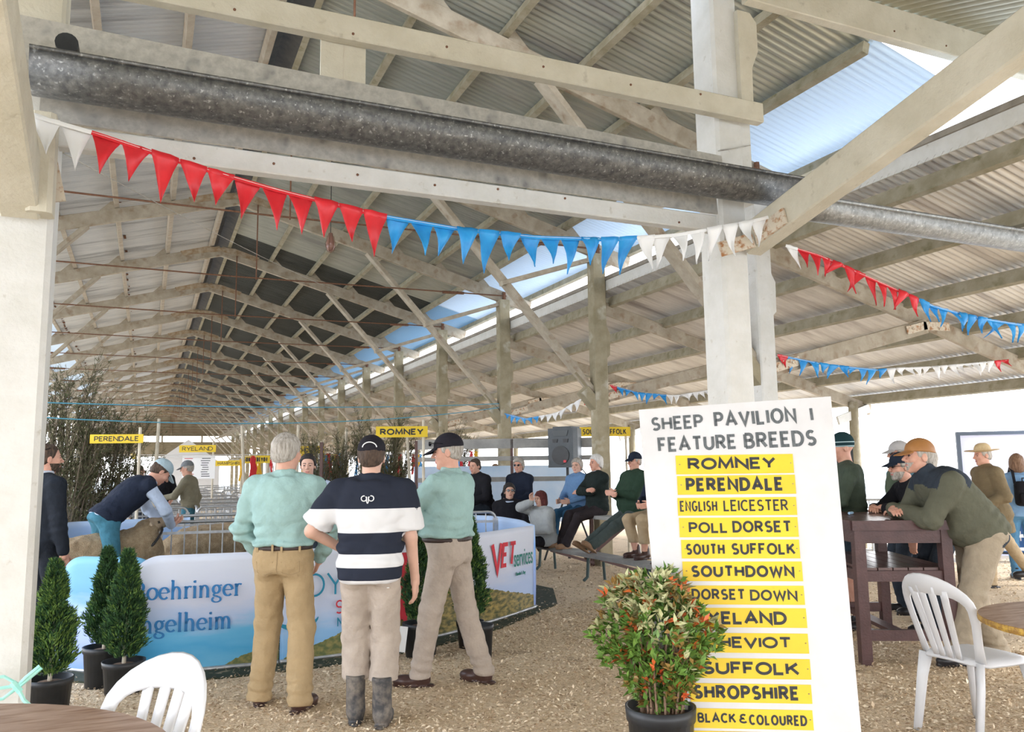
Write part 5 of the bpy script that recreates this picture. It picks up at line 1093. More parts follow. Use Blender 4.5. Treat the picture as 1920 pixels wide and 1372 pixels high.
# ------------------------------------------------------------------ white plastic chairs
M_pl = mat('white_plastic', (.66, .66, .67), (.62, .62, .63), 3, .35, c3=(.5, .48, .45), s3=12, l3=.72, h3=.9)
def chair(loc, rz, label):
    t = thing('plastic_chair', label, 'chair', (*loc, 0), rz, 'white plastic chairs')
    # local +y is the front of the seat
    sh = lambda u, v: (u, v, .44+.012*math.cos(u*6)-.02*max(0, .1-abs(v))*5*.2-.03*(max(0, v-.12)/.1)**2*.5)
    N = 14; vv, ff = [], []
    def wdt(v): return .215-.02*(v < -.15)-.06*max(0, (v-.12)/.1)**2-.05*max(0, (-.13-v)/.07)**2
    for dz in (0, -.012):
        for i in range(N+1):
            y = -.2+.42*i/N
            for j in range(N+1): x = (2*j/N-1)*wdt(y); p = sh(x, y); vv.append((x, y, p[2]+dz-(.02 if j in (0, N) or i in (0, N) else 0)))
    n1 = (N+1)**2
    for k in (0, 1):
        for i in range(N):
            for j in range(N): a = k*n1+i*(N+1)+j; q = (a, a+1, a+N+2, a+N+1); ff.append(q if not k else q[::-1])
    for i in range(N):
        for a, b in ((i*(N+1), (i+1)*(N+1)), (i*(N+1)+N, (i+1)*(N+1)+N), (i, i+1), (N*(N+1)+i, N*(N+1)+i+1)): ff.append((a, b, n1+b, n1+a))
    MB().add(vv, ff).build('seat', M_pl, t, True)
    B = lambda x, z: (x, -.19-.15*((z-.44)/.45)-.015*math.cos(x*7)+.04*(x/.2)**2, z)   # reclined back surface
    # back rim: arch with a broad top
    arch = [(-.185, .43), (-.195, .52), (-.215, .64), (-.222, .72)]; top = [(.222*math.cos(a), .72+.165*math.sin(a)) for a in np.linspace(PI, 0, 15)]
    pth = arch+top[1:-1]+[(-x, z) for x, z in arch[::-1]]
    ws = [.06, .05, .05, .055]+[.055+.065*math.sin(a)**2 for a in np.linspace(PI, 0, 15)[1:-1]]+[.055, .05, .05, .06]
    C = [B(x, z) for x, z in pth]; inner = [np.array(B(0, .62))-np.array(c) for c in C]
    pc_ = [np.array(c)+nrm(i)*(w/2-.02) for c, i, w in zip(C, inner, ws)]
    MB().ribbon([tuple(p) for p in pc_], ws, .016, [tuple(i) for i in inner]).build('back_rim', M_pl, t, True)
    for xt, xb in ((-.105, -.075), (-.036, -.026), (.036, .026), (.105, .075)):
        zt = .72+.165*math.sqrt(1-(xt/.222)**2)-.05
        MB().ribbon([B(xb+(xt-xb)*u, .44+(zt-.44)*u) for u in np.linspace(0, 1, 9)], list(.034+.016*np.linspace(0, 1, 9)), .012, (1, 0, 0)).build('back_slat', M_pl, t, True)
    for sx in (-1, 1):
        for y0, y1, x1 in ((.17, .235, .215), (-.17, -.25, .20)):
            mb = MB(); mb.ribbon([(sx*.175, y0, .43), (sx*.19, y0+(y1-y0)*.3, .3), (sx*x1, y1, .0)], [.075, .06, .045], .03, (1, .6*(1 if y0 > 0 else -1)*sx, 0)); mb.build('leg', M_pl, t, True)
    return t
chair((4.34, 3.36), -1.62, 'white plastic chair with slatted back in front of the bar table')
chair((-.145, 2.89), 2.22, 'white plastic chair at the lower left beside the round table')
# ------------------------------------------------------------------ foliage
def leaf_quads(C, D, Nn, L, W, fold=.25):
    # one folded diamond per leaf: C base points, D directions, Nn face normals
    D = D/np.linalg.norm(D, axis=1)[:, None]; S_ = np.cross(D, Nn); S_ = S_/(np.linalg.norm(S_, axis=1)[:, None]+1e-9); U = np.cross(S_, D)
    L = np.broadcast_to(np.asarray(L, float), (len(C),))[:, None]; W = np.broadcast_to(np.asarray(W, float), (len(C),))[:, None]
    a = C; t = C+D*L-U*L*.12; m = C+D*L*.48; l = m-S_*W/2+U*W*fold; r = m+S_*W/2+U*W*fold
    V = np.stack([a, l, t, r], 1).reshape(-1, 3); F = np.arange(len(C)*4).reshape(-1, 4); return V, F
def rdir(n): v = RNG.normal(size=(n, 3)); return v/np.linalg.norm(v, axis=1)[:, None]
CON = [mat('dark_conifer_green', (.018, .05, .022), (.03, .075, .03), 20, .8), mat('conifer_green', (.04, .11, .035), (.06, .145, .045), 20, .8), mat('fresh_conifer_tips', (.12, .22, .04), (.17, .27, .06), 20, .8)]
M_soil = mat('potting_bark', (.12, .07, .045), (.22, .14, .09), 60, .95)
def pot(par, r, h, rim=.02, z=0):
    MB().lathe([(r*.82, z), (r*.95, z+h-rim*2), (r, z+h-rim*2), (r*1.03, z+h), (r*.96, z+h), (r*.93, z+h-.035), (0, z+h-.035)], n=28, cap=True).build('pot', M_black, par, True)
    MB().lathe([(r*.93, z+h-.05), (r*.5, z+h-.025), (0, z+h-.02)], n=20).build('soil', M_soil, par, True)
def conifer(loc, label, h, r, pr, ph, n=5200, gap=None, tipc=.5):
    t = thing('potted_conifer', label, 'conifer', (*loc, 0), group=None); pot(t, pr, ph)
    MB().tube([(0, 0, ph-.03), (.01, 0, ph+h*.4), (0, .01, ph+h*.9)], [.014, .01, .004], 6).build('trunk', M_raw, t)
    u = RNG.random(n)**.8; prof = np.interp(u, [0, .08, .25, .5, .75, .93, 1], [.45, .85, 1, .78, .42, .18, .02]); 
    if gap: prof = prof*(1-.35*np.exp(-((u-gap)/.05)**2))
    th = RNG.random(n)*2*PI; lump = 1+.22*np.sin(th*3+u*17)+.16*np.sin(th*5-u*29); rad = r*prof*lump*np.sqrt(.25+.75*RNG.random(n))
    C = np.stack([rad*np.cos(th), rad*np.sin(th), ph+.02+u*h*.97], 1); out = np.stack([np.cos(th), np.sin(th), .9+.5*RNG.random(n)], 1)+.45*rdir(n)
    V, F = [], []
    for k in range(3):
        v, f = leaf_quads(C+rdir(n)*.012, out+.55*rdir(n), rdir(n), .024+.026*RNG.random(n), .006+.005*RNG.random(n)); V.append(v); F.append(f+k*n*4)
    tip = (rad/(r*prof*lump+1e-6) > .86); mi = np.where(tip & (RNG.random(n) < tipc), 2, np.where(RNG.random(n) < .55, 1, 0)); mi = np.concatenate([mi]*3)
    np_mesh('foliage', np.concatenate(V), np.concatenate(F), CON, t, False, mi); return t
conifer((-.50, 6.06), 'light-tipped potted conifer, nearest the left post', .70, .125, .135, .26, 5400, .62, .75)
conifer((-.23, 6.86), 'dark potted conifer, hindmost of the left trio', .68, .115, .14, .28, 4600, .55, .15)
conifer((-.09, 6.58), 'full green potted conifer in front of the company banner', .74, .122, .14, .22, 6000, None, .3)
conifer((2.13, 6.72), 'dark potted conifer between the hooped shirt and the man in profile', .80, .14, .15, .27, 4600, None, .15)
conifer((2.62, 6.86), 'slender potted conifer in front of the vet banner', .88, .145, .12, .22, 5000, None, .35)
o = thing('empty_pot', 'small black pot standing right of the man in profile', 'pot', (2.56, 6.45, 0)); pot(o, .10, .26)
o = MB().box(-.035, -.004, 0, .035, .0, .2).build('plant_tag', mat('white_card', (.75, .75, .74))); o.location = (1.93, 6.62, .07); o.rotation_euler = (0, .12, -.4); tag(o, 'white care tag hanging on the pot of the dark conifer', 'tag')
# nandina bush in the foreground
NAN = [mat('nandina_green', (.14, .26, .04), (.20, .33, .07), 30, .4), mat('nandina_dark_green', (.09, .19, .03), (.13, .25, .05), 30, .4), mat('nandina_cream_leaf', (.46, .47, .22), (.58, .56, .32), 30, .45), mat('nandina_bronze_leaf', (.30, .17, .05), (.40, .26, .08), 30, .4), mat('nandina_red_leaf', (.58, .09, .03), (.72, .20, .05), 30, .4)]
nb = thing('potted_shrub', 'bushy potted shrub with green, cream and red leaves in front of the sign', 'shrub', (2.17, 3.28, 0)); 
pot(nb, .155, .44, .03)
mb = MB(); tips = []
for i in range(44):
    a = RNG.random()*2*PI; r0 = .10*math.sqrt(RNG.random()); r1 = .19*math.sqrt(RNG.random()); a1 = a+RNG.normal(0, .3); zt = .66+.26*RNG.random()*(1-(r1/.36)**2*.4)
    p = [(r0*math.cos(a), r0*math.sin(a), .39), (.5*(r0+r1)*math.cos(a), .5*(r0+r1)*math.sin(a), .55+.1*RNG.random()), (r1*math.cos(a1), r1*math.sin(a1), zt)]; mb.tube(p, [.006, .005, .003], 5); tips.append(p)
mb.build('stem_cluster', mat('bronze_stem', (.19, .11, .07), (.26, .17, .11), 20), nb)
n = 1500; u = RNG.random(n); th = RNG.random(n)*2*PI; cz = .44+.54*u**.8
prof = np.interp(cz, [.44, .52, .62, .72, .82, .92, 1.0], [.09, .14, .20, .245, .235, .17, .05]); lump = 1+.20*np.sin(th*4+cz*13)+.13*np.sin(th*7-cz*31); rad = prof*lump*RNG.random(n)**.38; cz = cz+.05*np.sin(th*3+1)*(cz > .7)
C = np.stack([rad*np.cos(th), rad*np.sin(th), cz], 1); out = np.stack([np.cos(th), np.sin(th), .5*np.ones(n)], 1)
V, F, MI = [], [], []
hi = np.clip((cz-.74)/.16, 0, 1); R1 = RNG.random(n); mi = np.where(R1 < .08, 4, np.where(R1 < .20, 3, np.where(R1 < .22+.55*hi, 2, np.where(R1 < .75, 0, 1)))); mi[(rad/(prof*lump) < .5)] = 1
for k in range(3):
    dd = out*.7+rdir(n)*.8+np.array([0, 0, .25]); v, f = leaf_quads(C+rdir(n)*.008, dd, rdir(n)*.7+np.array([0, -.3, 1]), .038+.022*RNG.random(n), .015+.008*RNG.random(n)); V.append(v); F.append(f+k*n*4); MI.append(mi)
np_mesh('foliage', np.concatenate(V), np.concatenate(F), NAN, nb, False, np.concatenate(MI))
# brushwood
BR = [mat('brush_green', (.06, .075, .03), (.11, .12, .055), 12, .9), mat('brush_olive', (.10, .095, .045), (.15, .13, .07), 12, .9)]; M_twig = mat('brush_twig', (.10, .08, .055), (.17, .13, .09), 12, .9)
def brush(loc, label, h, spread, ns, seed, lean=(0, 0), dens=1.0):
    global RNG
    old = RNG; RNG = np.random.default_rng(seed); t = thing('brushwood', label, 'brushwood', (*loc, 0), group='cut brushwood decorating the pens'); mb = MB(); cs, ds = [], []
    for i in range(ns):
        a = RNG.random()*2*PI; r = spread*math.sqrt(RNG.random()); hh = h*(.55+.45*RNG.random()); b = A_(RNG.normal(0, spread*.35), RNG.normal(0, .15), .0); tp = A_(r*math.cos(a)+lean[0]*hh/h, r*.5*math.sin(a)+lean[1], hh)
        mid = (b+tp)/2+A_(RNG.normal(0, .08), 0, 0); pts = [b*(1-u)**2+2*mid*u*(1-u)+tp*u*u for u in np.linspace(0, 1, 6)]; mb.tube(pts, list(np.linspace(.014, .004, 6)), 4, cap=False)
        for j in range(int(40*dens)):
            u = .12+.88*RNG.random()**.8; p = b*(1-u)**2+2*mid*u*(1-u)+tp*u*u; d = nrm(tp-b)*1.1+A_(*RNG.normal(0, .5, 3)); d = nrm(d); L = .18+.25*RNG.random(); mb.tube([p, p+d*L*.5, p+d*L+A_(0, 0, .03)], [.004, .003, .0015], 3, cap=False)
            q = RNG.random(14)[:, None]; cs.append(p+d*L*q); ds.append(d[None]*1.0+RNG.normal(0, .55, (14, 3)))
    mb.build('stem_cluster', M_twig, t); C = np.concatenate(cs); D = np.concatenate(ds); n = len(C)
    V, F = leaf_quads(C, D, rdir(n), .045+.04*RNG.random(n), .007+.005*RNG.random(n)); np_mesh('foliage', V, F, BR, t, False, (RNG.random(n) < .35).astype(int)); RNG = old; return t
brush((-1.15, 13.4), 'tall dark brushwood bunch beside the left post, behind the suited man', 3.05, .62, 34, 3, (.1, 0))
brush((-.75, 13.9), 'wispy brushwood bunch under the perendale sign, leaning right', 2.45, .55, 26, 4, (.40, 0))
brush((-1.9, 13.9), 'tall brushwood bunch half behind the left front post', 2.9, .5, 16, 5)
brush((3.05, 15.1), 'brushwood bunch above the man in the black cap', 2.25, .7, 26, 6)
brush((4.0, 15.0), 'brushwood bunch under the romney sign behind the man in profile', 2.6, .65, 30, 8, (.1, 0))
brush((5.9, 16.2), 'thin brushwood bunch behind the back grandstand rail', 2.5, .5, 14, 9)
# ------------------------------------------------------------------ wood chips lying on the floor
def chips(n, x0, x1, y0, y1, sz, pw=1.0):
    x = x0+(x1-x0)*RNG.random(n); y = y0+(y1-y0)*RNG.random(n)**pw; return x, y, sz*(.5+RNG.random(n))
xs, ys, sz = [np.concatenate(q) for q in zip(chips(95000, -1.2, 6.5, 2.6, 8.5, .024, 1.25), chips(26000, 3.5, 12.5, 3.0, 13, .034, 1.1), chips(5000, -1.3, 4.6, 7, 12.5, .03))]
rp = np.array(ring); ins = np.zeros(len(xs), bool); j = len(rp)-1
for i in range(len(rp)):
    c = ((rp[i, 1] > ys) != (rp[j, 1] > ys)) & (xs < (rp[j, 0]-rp[i, 0])*(ys-rp[i, 1])/(rp[j, 1]-rp[i, 1]+1e-9)+rp[i, 0]); ins ^= c; j = i
keep = ~ins | (RNG.random(len(xs)) < .12); xs, ys, sz = xs[keep], ys[keep], sz[keep]; n = len(xs)
C = np.stack([xs, ys, .004+.016*RNG.random(n)+.012*ins[keep]], 1); D = rdir(n)*np.array([1, 1, .28]); Nn = rdir(n)*.6+np.array([0, 0, 1])
V, F = leaf_quads(C, D, Nn, sz, sz*(.28+.3*RNG.random(n)), .12)
CH = [mat('pale_wood_chip', (.80, .65, .46), (.88, .74, .56), 30, .9), mat('tan_wood_chip', (.62, .47, .31), (.70, .56, .39), 30, .9), mat('brown_wood_chip', (.34, .23, .14), (.42, .30, .19), 30, .9)]
o = np_mesh('wood_chips', V, F, CH, None, False, np.searchsorted([.46, .84], RNG.random(n))); tag(o, 'loose pale wood chips strewn over the pavilion floor', 'wood chips', None, 'stuff')
# ------------------------------------------------------------------ the other people
DKSUIT = cloth('charcoal_suit', (.018, .022, .03), .8); NAVY = cloth('navy_cloth', (.018, .024, .042), .8); PALEB = cloth('pale_blue_shirt', (.46, .54, .68), .9); DENIM = cloth('washed_denim', (.06, .19, .26), .75, sc=14)
BLK = cloth('black_fleece', (.016, .016, .02), .8); DKJ = cloth('dark_jeans', (.035, .045, .06), .75); GREYT = cloth('grey_marl_top', (.36, .38, .38), .85); BLUEJ = cloth('mid_blue_rain_jacket', (.13, .24, .42), .85); DKG = cloth('dark_green_jacket', (.028, .055, .035), .8)
BLKG = cloth('black_green_jumper', (.018, .026, .024), .8); GRNTR = cloth('grey_green_trousers', (.07, .09, .085), .8); DKTR = cloth('dark_brown_trousers', (.035, .028, .03), .8); KHAKI = cloth('khaki_chinos', (.42, .32, .20), .88); OLV = cloth('olive_fleece', (.115, .115, .082), .85)
GRNS = cloth('dark_green_jersey', (.065, .085, .062), .8); SHORTS = cloth('navy_shorts', (.03, .045, .06), .8); OILS = cloth('brown_oilskin_coat', (.19, .145, .085), .85); STONE2 = cloth('khaki_work_trousers', (.36, .30, .22), .85); SLATE = cloth('slate_panel', (.035, .045, .06), .85); REDJ = cloth('red_jacket', (.30, .025, .03), .8)
OLVS = cloth('olive_knit_sweater', (.22, .20, .14), .85); LBJ = cloth('light_blue_jacket', (.22, .38, .60), .85); MOSS = cloth('moss_vest', (.09, .12, .08), .85); TEAL = cloth('teal_shirt', (.16, .34, .42), .9); PALESH = cloth('pale_grey_shirt', (.50, .52, .58), .9); TANL = mat('tan_boot_leather', (.22, .12, .06), (.30, .18, .10), 14, .5)
C_PALE = cloth('pale_blue_cap', (.36, .46, .50), .9); C_NAVY = cloth('navy_cap', (.02, .028, .045), .8); C_GREY = cloth('grey_flat_cap', (.20, .21, .22), .85); C_TAN = mat('brown_waxed_cap', (.36, .16, .045), (.30, .13, .04), 12, .55, bump=.2, bscale=20); C_STRAW = mat('straw_hat', (.62, .47, .27), (.54, .40, .22), 60, .7); C_WHT = cloth('white_cap', (.62, .64, .60), .9); C_FADE = cloth('faded_cap', (.45, .43, .42), .9)
# suited man
p = Person('man in a charcoal suit with sunglasses on his head beside the left post', (-.80, 8.22), -1.0, 1.82, head=(-.22, .0), h=.011, hands=((-.25, .02, .80), (.27, .06, .80)), handdir=((0, .1, -1), (0, .2, -1)), palm=((1, 0, 0), (-1, 0, 0)), bend=.01)
p.body(SKIN_R, beard=(H_dark, .5)); p.hair(H_dark, 'short'); p.top('suit_jacket', DKSUIT, hem=-.16, inf=.026, flare=.05, collar=.01, sl=(.072, .062, .05)); p.bottom('trousers', DKSUIT); p.shoes(SHOEB); p.glasses((-.075, .075), name='sunglasses')
p.mk('shirt_collar', lambda P: smax(rc(P, p.N-p.u*.02, p.N+p.u*.05+p.hf*.005, .075, .067), (P-p.N)@p.u-.042, .005), [p.N-A_(.08, .08, .05), p.N+A_(.08, .08, .08)], .04, PALESH)
# handler straddling the sheep
p = Person('man in a navy vest and pale cap bending over a sheep, holding its chin', (-.36, 9.62), -1.25, 1.86, pel=(0, -.0, 1.08), lean=.74, bend=.07, h=.011, head=(-.05, -.75), hands=((-.07, .62, .98), (.08, .64, .96)), poles=((-.8, .2, -.4), (.8, .2, -.4)), feet=((-.44, .0, .085), (.44, .0, .085)), kpoles=((-1.3, .6, .1), (1.3, .6, .1)), handdir=((.3, .8, .3), (-.3, .8, .3)), palm=((.3, -.3, 1), (-.3, -.3, 1)))
p.body(SKIN_R); p.hair(H_dark, 'short'); p.top('shirt', PALEB, hem=-.06, collar=.03, sl=(.066, .058, .046)); p.vest('padded_vest', NAVY, hem=-.05, inf=.034); p.bottom('jeans', DENIM, waist=.10); p.shoes(SHOEB); p.cap(C_PALE)
# far men
p = Person('far man in a black shirt and dark cap facing the camera', (.22, 16.4), PI-.1, 1.84, h=.014, hands=((-.2, .15, 1.0), (.2, .25, 1.2)), head=(0, -.05)); p.body(SKIN_R); p.hair(H_dark); p.cap(C_NAVY, visor=True); p.top('shirt', BLK, long=False, hem=-.08); p.bottom('trousers', DKJ); p.shoes(SHOEB)
p = Person('far man in an olive sweater and grey cap reaching out to the left', (.72, 15.4), 1.2, 1.78, h=.016, hands=((-.15, .45, 1.12), (.25, .02, .86)), lean=.1, head=(0, -.15)); p.body(SKIN_R); p.hair(H_grey); p.cap(C_GREY); p.top('sweater', OLVS, hem=-.06, inf=.024); p.bottom('jeans', DENIM); p.shoes(SHOEB)
p = Person('far man in a pale shirt with short dark hair and glasses', (-.12, 17.6), -1.0, 1.74, h=.018, head=(0, 0)); p.body(SKIN_R); p.hair(H_dark); p.top('shirt', PALESH, hem=-.05); p.bottom('trousers', DKJ); p.shoes(SHOEB); p.glasses((0, 0), name='glasses')
p = Person('dark-haired man in a navy vest looking out from behind the grey-haired man', (1.60, 9.05), PI-.35, 1.74, h=.012, hands=((-.15, .3, 1.1), (.15, .3, 1.1)), head=(.1, -.05), lean=.05); p.body(SKIN); p.hair(H_black, 'short', th=.006); p.top('shirt', PALEB, hem=0, collar=.03); p.vest('vest', NAVY); p.bottom('trousers', DKJ); p.shoes(SHOEB)
# ---- seated spectators; seat 0.825 m, foot plank 0.365 m
def seated(label, pos, rz, seat=.825, foot=.365, H=1.74, lean=-.05, head=(0, 0), hands=None, poles=None, fy=.50, spread=.12, h=.0125, **kw):
    pz = seat+.115; kw.setdefault('group', None)
    return Person(label, pos, rz, H, pel=(0, 0, pz), lean=lean, head=head, hands=hands or ((-.12, .32, pz+.08), (.12, .32, pz+.08)), poles=poles or ((-.8, -.5, -.6), (.8, -.5, -.6)), feet=((-spread, fy, foot+.085), (spread, fy-.04, foot+.085)), kpoles=((-.1, .5, 1), (.1, .5, 1)), h=h, **kw)
FA = PI/2
p = seated('smiling grey-haired woman in a blue rain jacket on the upper plank', (6.28, 11.55), FA+.25, H=1.66, head=(.35, .02), lean=.1, handdir=((.3, 1, 0), (-.3, 1, 0))); p.body(SKIN); p.hair(H_grey, 'messy'); p.top('rain_jacket', BLUEJ, hem=-.08, inf=0.044, collar=.03); p.bottom('jeans', cloth('blue_jeans', (.04, .12, .22), .8)); p.shoes(SHOEB)
p = seated('white-haired man in a dark jumper with folded arms', (6.28, 11.02), FA+.05, H=1.76, head=(.05, .0), lean=.0, hands=((.14, .24, 1.16), (-.14, .25, 1.20)), poles=((-.9, .4, -.5), (.9, .4, -.5)), handdir=((1, .1, .1), (-1, .1, .1)), fy=.62); p.body(SKIN_R); p.hair(H_white, 'messy'); p.top('jumper', BLKG, hem=-.06, inf=0.038); p.bottom('trousers', DKTR); p.shoes(TANL)
p.mk('shirt_collar', lambda P: smax(rc(P, p.N-p.u*.03, p.N+p.u*.03+p.hf*.005, .082, .068), (P-p.N)@p.u-.03, .005), [p.N-A_(.08, .08, .05), p.N+A_(.08, .08, .08)], .04, PALESH)
p = seated('man in a green jacket and navy cap with clasped hands and legs stretched out', (6.30, 10.06), FA+.12, H=1.80, head=(.05, .0), lean=-.12, hands=((-.03, .32, 1.18), (.03, .32, 1.16)), handdir=((.8, .5, 0), (-.8, .5, 0)), fy=.86, spread=.09, waist=1.12, belly=.05); p.body(SKIN_R); p.hair(H_grey, 'fringe'); p.cap(C_NAVY); p.top('jacket', DKG, hem=-.08, inf=0.046, collar=.03); p.bottom('trousers', GRNTR); p.shoes(TANL, tilt=(.5, .5), name='boot')
p.mk('red_collar', lambda P: smax(rc(P, p.N-p.u*.03, p.N+p.u*.04+p.hf*.008, .080, .067), (P-p.N)@p.u-.035, .005), [p.N-A_(.08, .08, .05), p.N+A_(.08, .08, .08)], .04, REDJ)
p = seated('seated person in khaki chinos and dark shoes, mostly hidden by the sign board', (6.20, 9.22), FA+.1, H=1.76, fy=.36, hands=((-.12, .25, 1.05), (.12, .25, 1.05))); p.body(SKIN_R); p.hair(H_grey); p.top('jacket', NAVY, hem=-.06, inf=.026); p.bottom('chinos', KHAKI, cut=.56); p.shoes(SHOE)
p = seated('woman in wraparound sunglasses and a black fleece on the lower plank', (5.26, 12.0), PI-.35, seat=.40, foot=.02, H=1.76, head=(.1, .12), fy=.42, lean=.0); p.brow = H_black; p.body(SKIN); p.hair(H_black, 'messy'); p.top('fleece', BLK, hem=-.08, inf=0.044); p.bottom('trousers', BLK); p.shoes(SHOEB); p.glasses((0, 0))
p.mk('shirt_front', lambda P: smax(smax(p.torso(P, .036, .30, .52), np.abs((P-p.N)@p.r)-.008-.38*np.clip((P-p.N)@p.u+.17, 0, 1), .005), -((P-p.N)@p.f), .005), [p.N, p.N-p.u*.25+p.f*.1], .12, PALEB)
p = seated('dark-red-haired woman in a loose grey top on the lower plank', (5.52, 11.30), FA+.15, seat=.365, foot=.02, H=1.60, head=(.1, -.1), fy=.40, lean=.10, hands=((-.12, .30, .62), (.0, .22, 1.04)), handdir=((.2, 1, 0), (-.1, .2, 1))); p.body(SKIN); p.hair(H_red, 'bob'); p.top('loose_top', GREYT, hem=-.1, inf=.04, flare=.15, sl=(.08, .085, .06), wide=.02); p.bottom('leggings', BLK); p.shoes(SHOEB)
p = seated('dark-haired man in a black jacket leaning forward at the back of the ring', (5.12, 12.75), 1.95, H=1.78, head=(.1, -.1), lean=.30, hands=((-.1, .40, 1.05), (.1, .40, 1.0)), handdir=((.3, .9, -.2), (-.3, .9, -.2))); p.body(SKIN_R); p.hair(H_dark); p.top('jacket', BLK, hem=-.08, inf=0.042, collar=.03); p.bottom('jeans', DKJ); p.shoes(SHOEB)
p = seated('grey-haired person in glasses and a navy jacket at the back of the ring', (5.72, 12.55), 2.05, H=1.72, head=(.3, 0), lean=.12); p.body(SKIN_R); p.hair(H_grey, 'messy'); p.top('jacket', NAVY, hem=-.08, inf=0.044, collar=.03); p.bottom('trousers', DKJ); p.shoes(SHOEB); p.glasses((0, 0), name='glasses')
p = seated('person in a red jacket just behind the man in profile', (4.72, 13.05), 1.8, H=1.72, head=(0, 0), lean=.25); p.body(SKIN_R); p.hair(H_dark); p.top('jacket', REDJ, hem=-.08, inf=.028); p.bottom('jeans', DKJ); p.shoes(SHOEB)
p = Person('far person in green behind the brushwood, left of the loudspeaker', (8.2, 19.6), .8, 1.72, h=.02); p.body(SKIN_R); p.hair(H_brown); p.top('jacket', DKG, hem=-.1, inf=.03); p.bottom('trousers', DKJ); p.shoes(SHOEB)
p = Person('far person in a white cap standing just left of the loudspeaker', (8.9, 19.6), 1.2, 1.72, h=.02); p.body(SKIN_R); p.cap(C_WHT); p.top('jacket', DKG, hem=-.1, inf=.03); p.bottom('trousers', DKJ); p.shoes(SHOEB)
# ---- around the bar table
p = Person('man in a dark green jersey, shorts and striped beanie at the bar table', (6.18, 5.94), .95, 1.84, h=.011, lean=.10, head=(.2, -.02), hands=((-.12, .34, 1.12), (.18, .32, 1.14)), poles=((-1, -.5, -.3), (1, -.6, -.3)), chest=1.02); p.body(SKIN_R); p.top('jersey', GRNS, hem=-.10, inf=.022, flare=.03, wr=.006); p.bottom('shorts', SHORTS, shorts=.85); p.shoes(SHOEB)
bm = stripes('striped_beanie', [.38, .50, .535], tuple(p.hu/.25), tuple(p.hc-p.hu*.07), [(.30, .42, .44), (.012, .035, .04), (.40, .52, .54), (.012, .035, .04)]); p.cap(bm, 'beanie', style='beanie')
p = Person('big man in an olive fleece and brown cap leaning on the bar table', (5.86, 4.52), 1.12, 1.88, pel=(0, -.10, 1.0), lean=.60, bend=.06, h=.0105, head=(.03, .05), hands=((.06, .47, 1.15), (.12, .50, 1.16)), poles=((-1, -.1, -1), (.8, -.2, -1)), feet=((-.12, .16, .085), (.14, -.22, .085)), handdir=((.9, .3, .0), (-.9, .2, 0)), palm=((0, -.3, -1), (0, -.3, -1)), sw=.215, chest=1.2, waist=1.3, hip=1.16, belly=.09, neck=.055, toes=(.1, -.1))
p.brow = H_white
def fl(c):
    z = (c-p.P)@p.u; x = np.abs((c-p.P)@p.r); dm = np.minimum.reduce([rc(c, p.el[i], p.wr[i], .12, .12) for i in (0, 1)]); return ((z > .40-.25*np.clip(x-.1, 0, 1)) & (x < .25) & (dm > 0) & ((c-p.P)@p.f < .16)).astype(int)
p.body(SKIN_R, beard=(H_grey, .2, .056)); p.hair(H_grey, 'fringe'); p.cap(C_TAN); p.top('fleece_jacket', [OLV, SLATE], hem=-.10, inf=.034, collar=.075, sl=(.088, .078, .058), mi=fl, wr=.006); p.bottom('work_trousers', [STONE2, SLATE], r=(.112, .09, .085), wr=.008, mi=lambda c: ((np.abs((c-p.P)@p.r+.12) < .085) & ((c-p.P)[:, 1] < .02) & (np.abs(c[:, 2]-p.P[2]+.075) < .05)).astype(int)); p.shoes(SHOEB)
p.stitch('back_pocket', 'work_trousers', [pk(-.09, -.02, .07, .09), pk(.09, -.02, .07, .09)], SLATE, r=.004)
p = Person('grey-bearded man in a navy cap and black fleece resting his forearms on the table', (6.50, 5.38), 1.25, 1.76, pel=(0, -.12, .92), lean=.52, bend=.05, h=.0115, head=(.05, .0), hands=((-.05, .44, 1.13), (.10, .46, 1.13)), poles=((-.8, .2, -.8), (.8, .2, -.8)), handdir=((.8, .4, 0), (-.8, .4, 0)), palm=((0, 0, -1), (0, 0, -1))); p.body(SKIN_R, beard=(H_grey, .4)); p.hair(H_grey, 'fringe'); p.cap(C_NAVY); p.glasses((0, 0)); p.top('fleece', BLK, hem=-.1, inf=.028, collar=.03); p.bottom('trousers', DKJ); p.shoes(SHOEB)
p = Person('man in a pale cap and sunglasses standing behind the navy-capped man', (7.25, 6.30), 1.15, 1.78, h=.0125, head=(0, 0)); p.brow = H_grey; p.body(SKIN_R); p.hair(H_grey, 'fringe'); p.cap(C_FADE); p.glasses((0, 0)); p.top('shirt', TEAL, hem=0, collar=.03); p.vest('vest', MOSS, hem=-.1); p.bottom('trousers', DKJ); p.shoes(SHOEB)
p = Person('grey-haired person showing just behind the brown cap', (7.08, 5.84), .2, 1.70, h=.014); p.body(SKIN_R); p.hair(H_grey, 'messy'); p.top('jacket', BLK, hem=-.1, inf=.028); p.bottom('trousers', DKJ); p.shoes(SHOEB)
p = Person('man in a straw hat and long brown oilskin coat walking left', (9.72, 7.10), 1.15, 1.77, h=.013, head=(0, -.05), lean=.10, feet=((-.09, .14, .085), (.09, -.46, .14)), toes=(0, 0), hands=((-.22, .22, 1.0), (.22, .12, 1.0))); p.body(SKIN_R); p.hair(H_grey, 'fringe'); p.cap(C_STRAW, 'hat', style='hat'); p.top('oilskin_coat', OILS, hem=-.30, inf=.04, flare=.22, collar=.03, sl=(.082, .075, .062)); p.bottom('trousers', KHAKI); p.shoes(SHOEB)
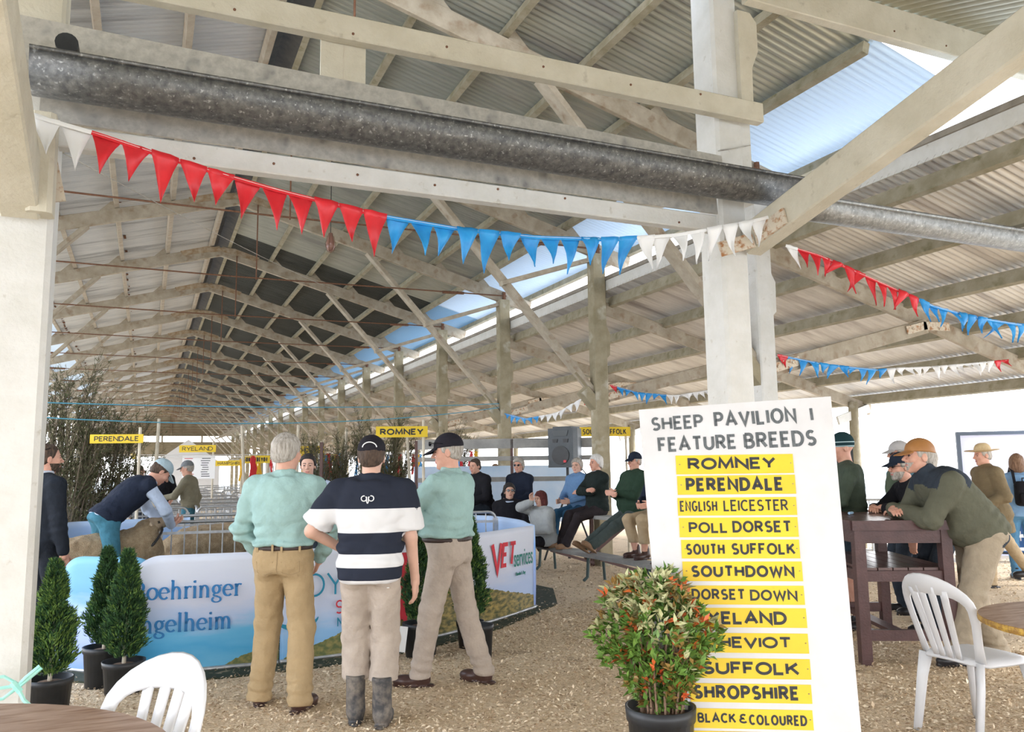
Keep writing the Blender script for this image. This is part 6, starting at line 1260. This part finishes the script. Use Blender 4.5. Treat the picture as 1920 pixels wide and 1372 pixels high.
p = Person('woman with brown hair, light blue jacket and black backpack at the right edge', (10.62, 7.36), -.75, 1.66, h=.013, head=(-.2, 0)); p.body(SKIN); p.hair(H_brown, 'bob'); p.top('jacket', LBJ, hem=-.08, inf=.028); p.bottom('jeans', cloth('bright_jeans', (.10, .25, .42), .8)); p.shoes(SHOEB)
bk = thing('backpack', 'small black backpack on the back of the woman at the right edge', 'bag', (10.62, 7.36, 0), -.75)
q = lambda P: rbox(P, (.03, -.235, 1.12), (.13, .075, .16), .05)+.003*wob(P, 40)
V, F = nets(q, (-.15, -.36, .9), (.22, -.12, 1.34), .014); np_mesh('pack_body', V, F, BLK, bk, True)
V, F = nets(lambda P: rbox(P, (.03, -.315, 1.06), (.09, .025, .07), .02), (-.1, -.37, .95), (.15, -.26, 1.17), .012); np_mesh('front_pocket', V, F, BLK, bk, True)
for sx in (-.08, .12): MB().ribbon([(sx, -.19, 1.25), (sx, -.12, 1.40), (sx, 0, 1.46), (sx, .13, 1.36), (sx, .16, 1.2)], .035, .008, (1, 0, 0)).build('strap', BLK, bk)
MB().tube([(.0, -.22, 1.27), (.0, -.22, 1.32), (.06, -.22, 1.32), (.06, -.22, 1.27)], .008, 6).build('handle', BLK, bk)
# ------------------------------------------------------------------ things outside on the right
o = MB().box(-.16, -.03, .0, .16, .03, 1.78).build('folded_panel', M_black); o.location = (7.05, 6.95, 0); o.rotation_euler[2] = -.6; tag(o, 'dark upright panel behind the man in the beanie', 'panel')
mq = thing('marquee_doorway', 'grey framed doorway of a marquee beyond the woman with the backpack', 'doorway', (13.2, 9.3, 0), -.7)
for b in ((-.75, -.04, 0, -.69, .04, 2.0), (.69, -.04, 0, .75, .04, 2.0), (-.75, -.04, 2.0, .75, .04, 2.06)): MB().box(*b).build('frame', mat('dark_grey_frame', (.10, .12, .15)), mq)
MB().box(-.68, .0, .0, .68, .01, 2.0).build('pane', mat('pale_lilac_pane', (.66, .66, .80), rough=.3), mq)
bb = thing('advertising_banner', 'small dark blue banner low at the right border', 'banner', (12.55, 8.75, 0), -.9); MB().box(-.55, 0, .12, .55, .02, .62).build('fabric', mat('royal_blue_fabric', (.05, .14, .36)), bb); MB().box(-.55, -.004, .10, .55, .024, .13).build('hem', M_black, bb)
tfit('lettering', 'ingelheim', mat('white_print', (.75, .77, .82)), bb, (A_(0, -.004, 0), A_(1, 0, 0), A_(0, 0, 1), A_(0, -1, 0)), (-.0, .36), .8, .2, bold=0)
for i, (x, y) in enumerate(((9.3, 8.6), (9.9, 9.9), (11.4, 9.2))): dup(h0, (x, y, 0), '%s metal hurdle standing out in the open beyond the bar table' % ORD[i], rz=-.5)
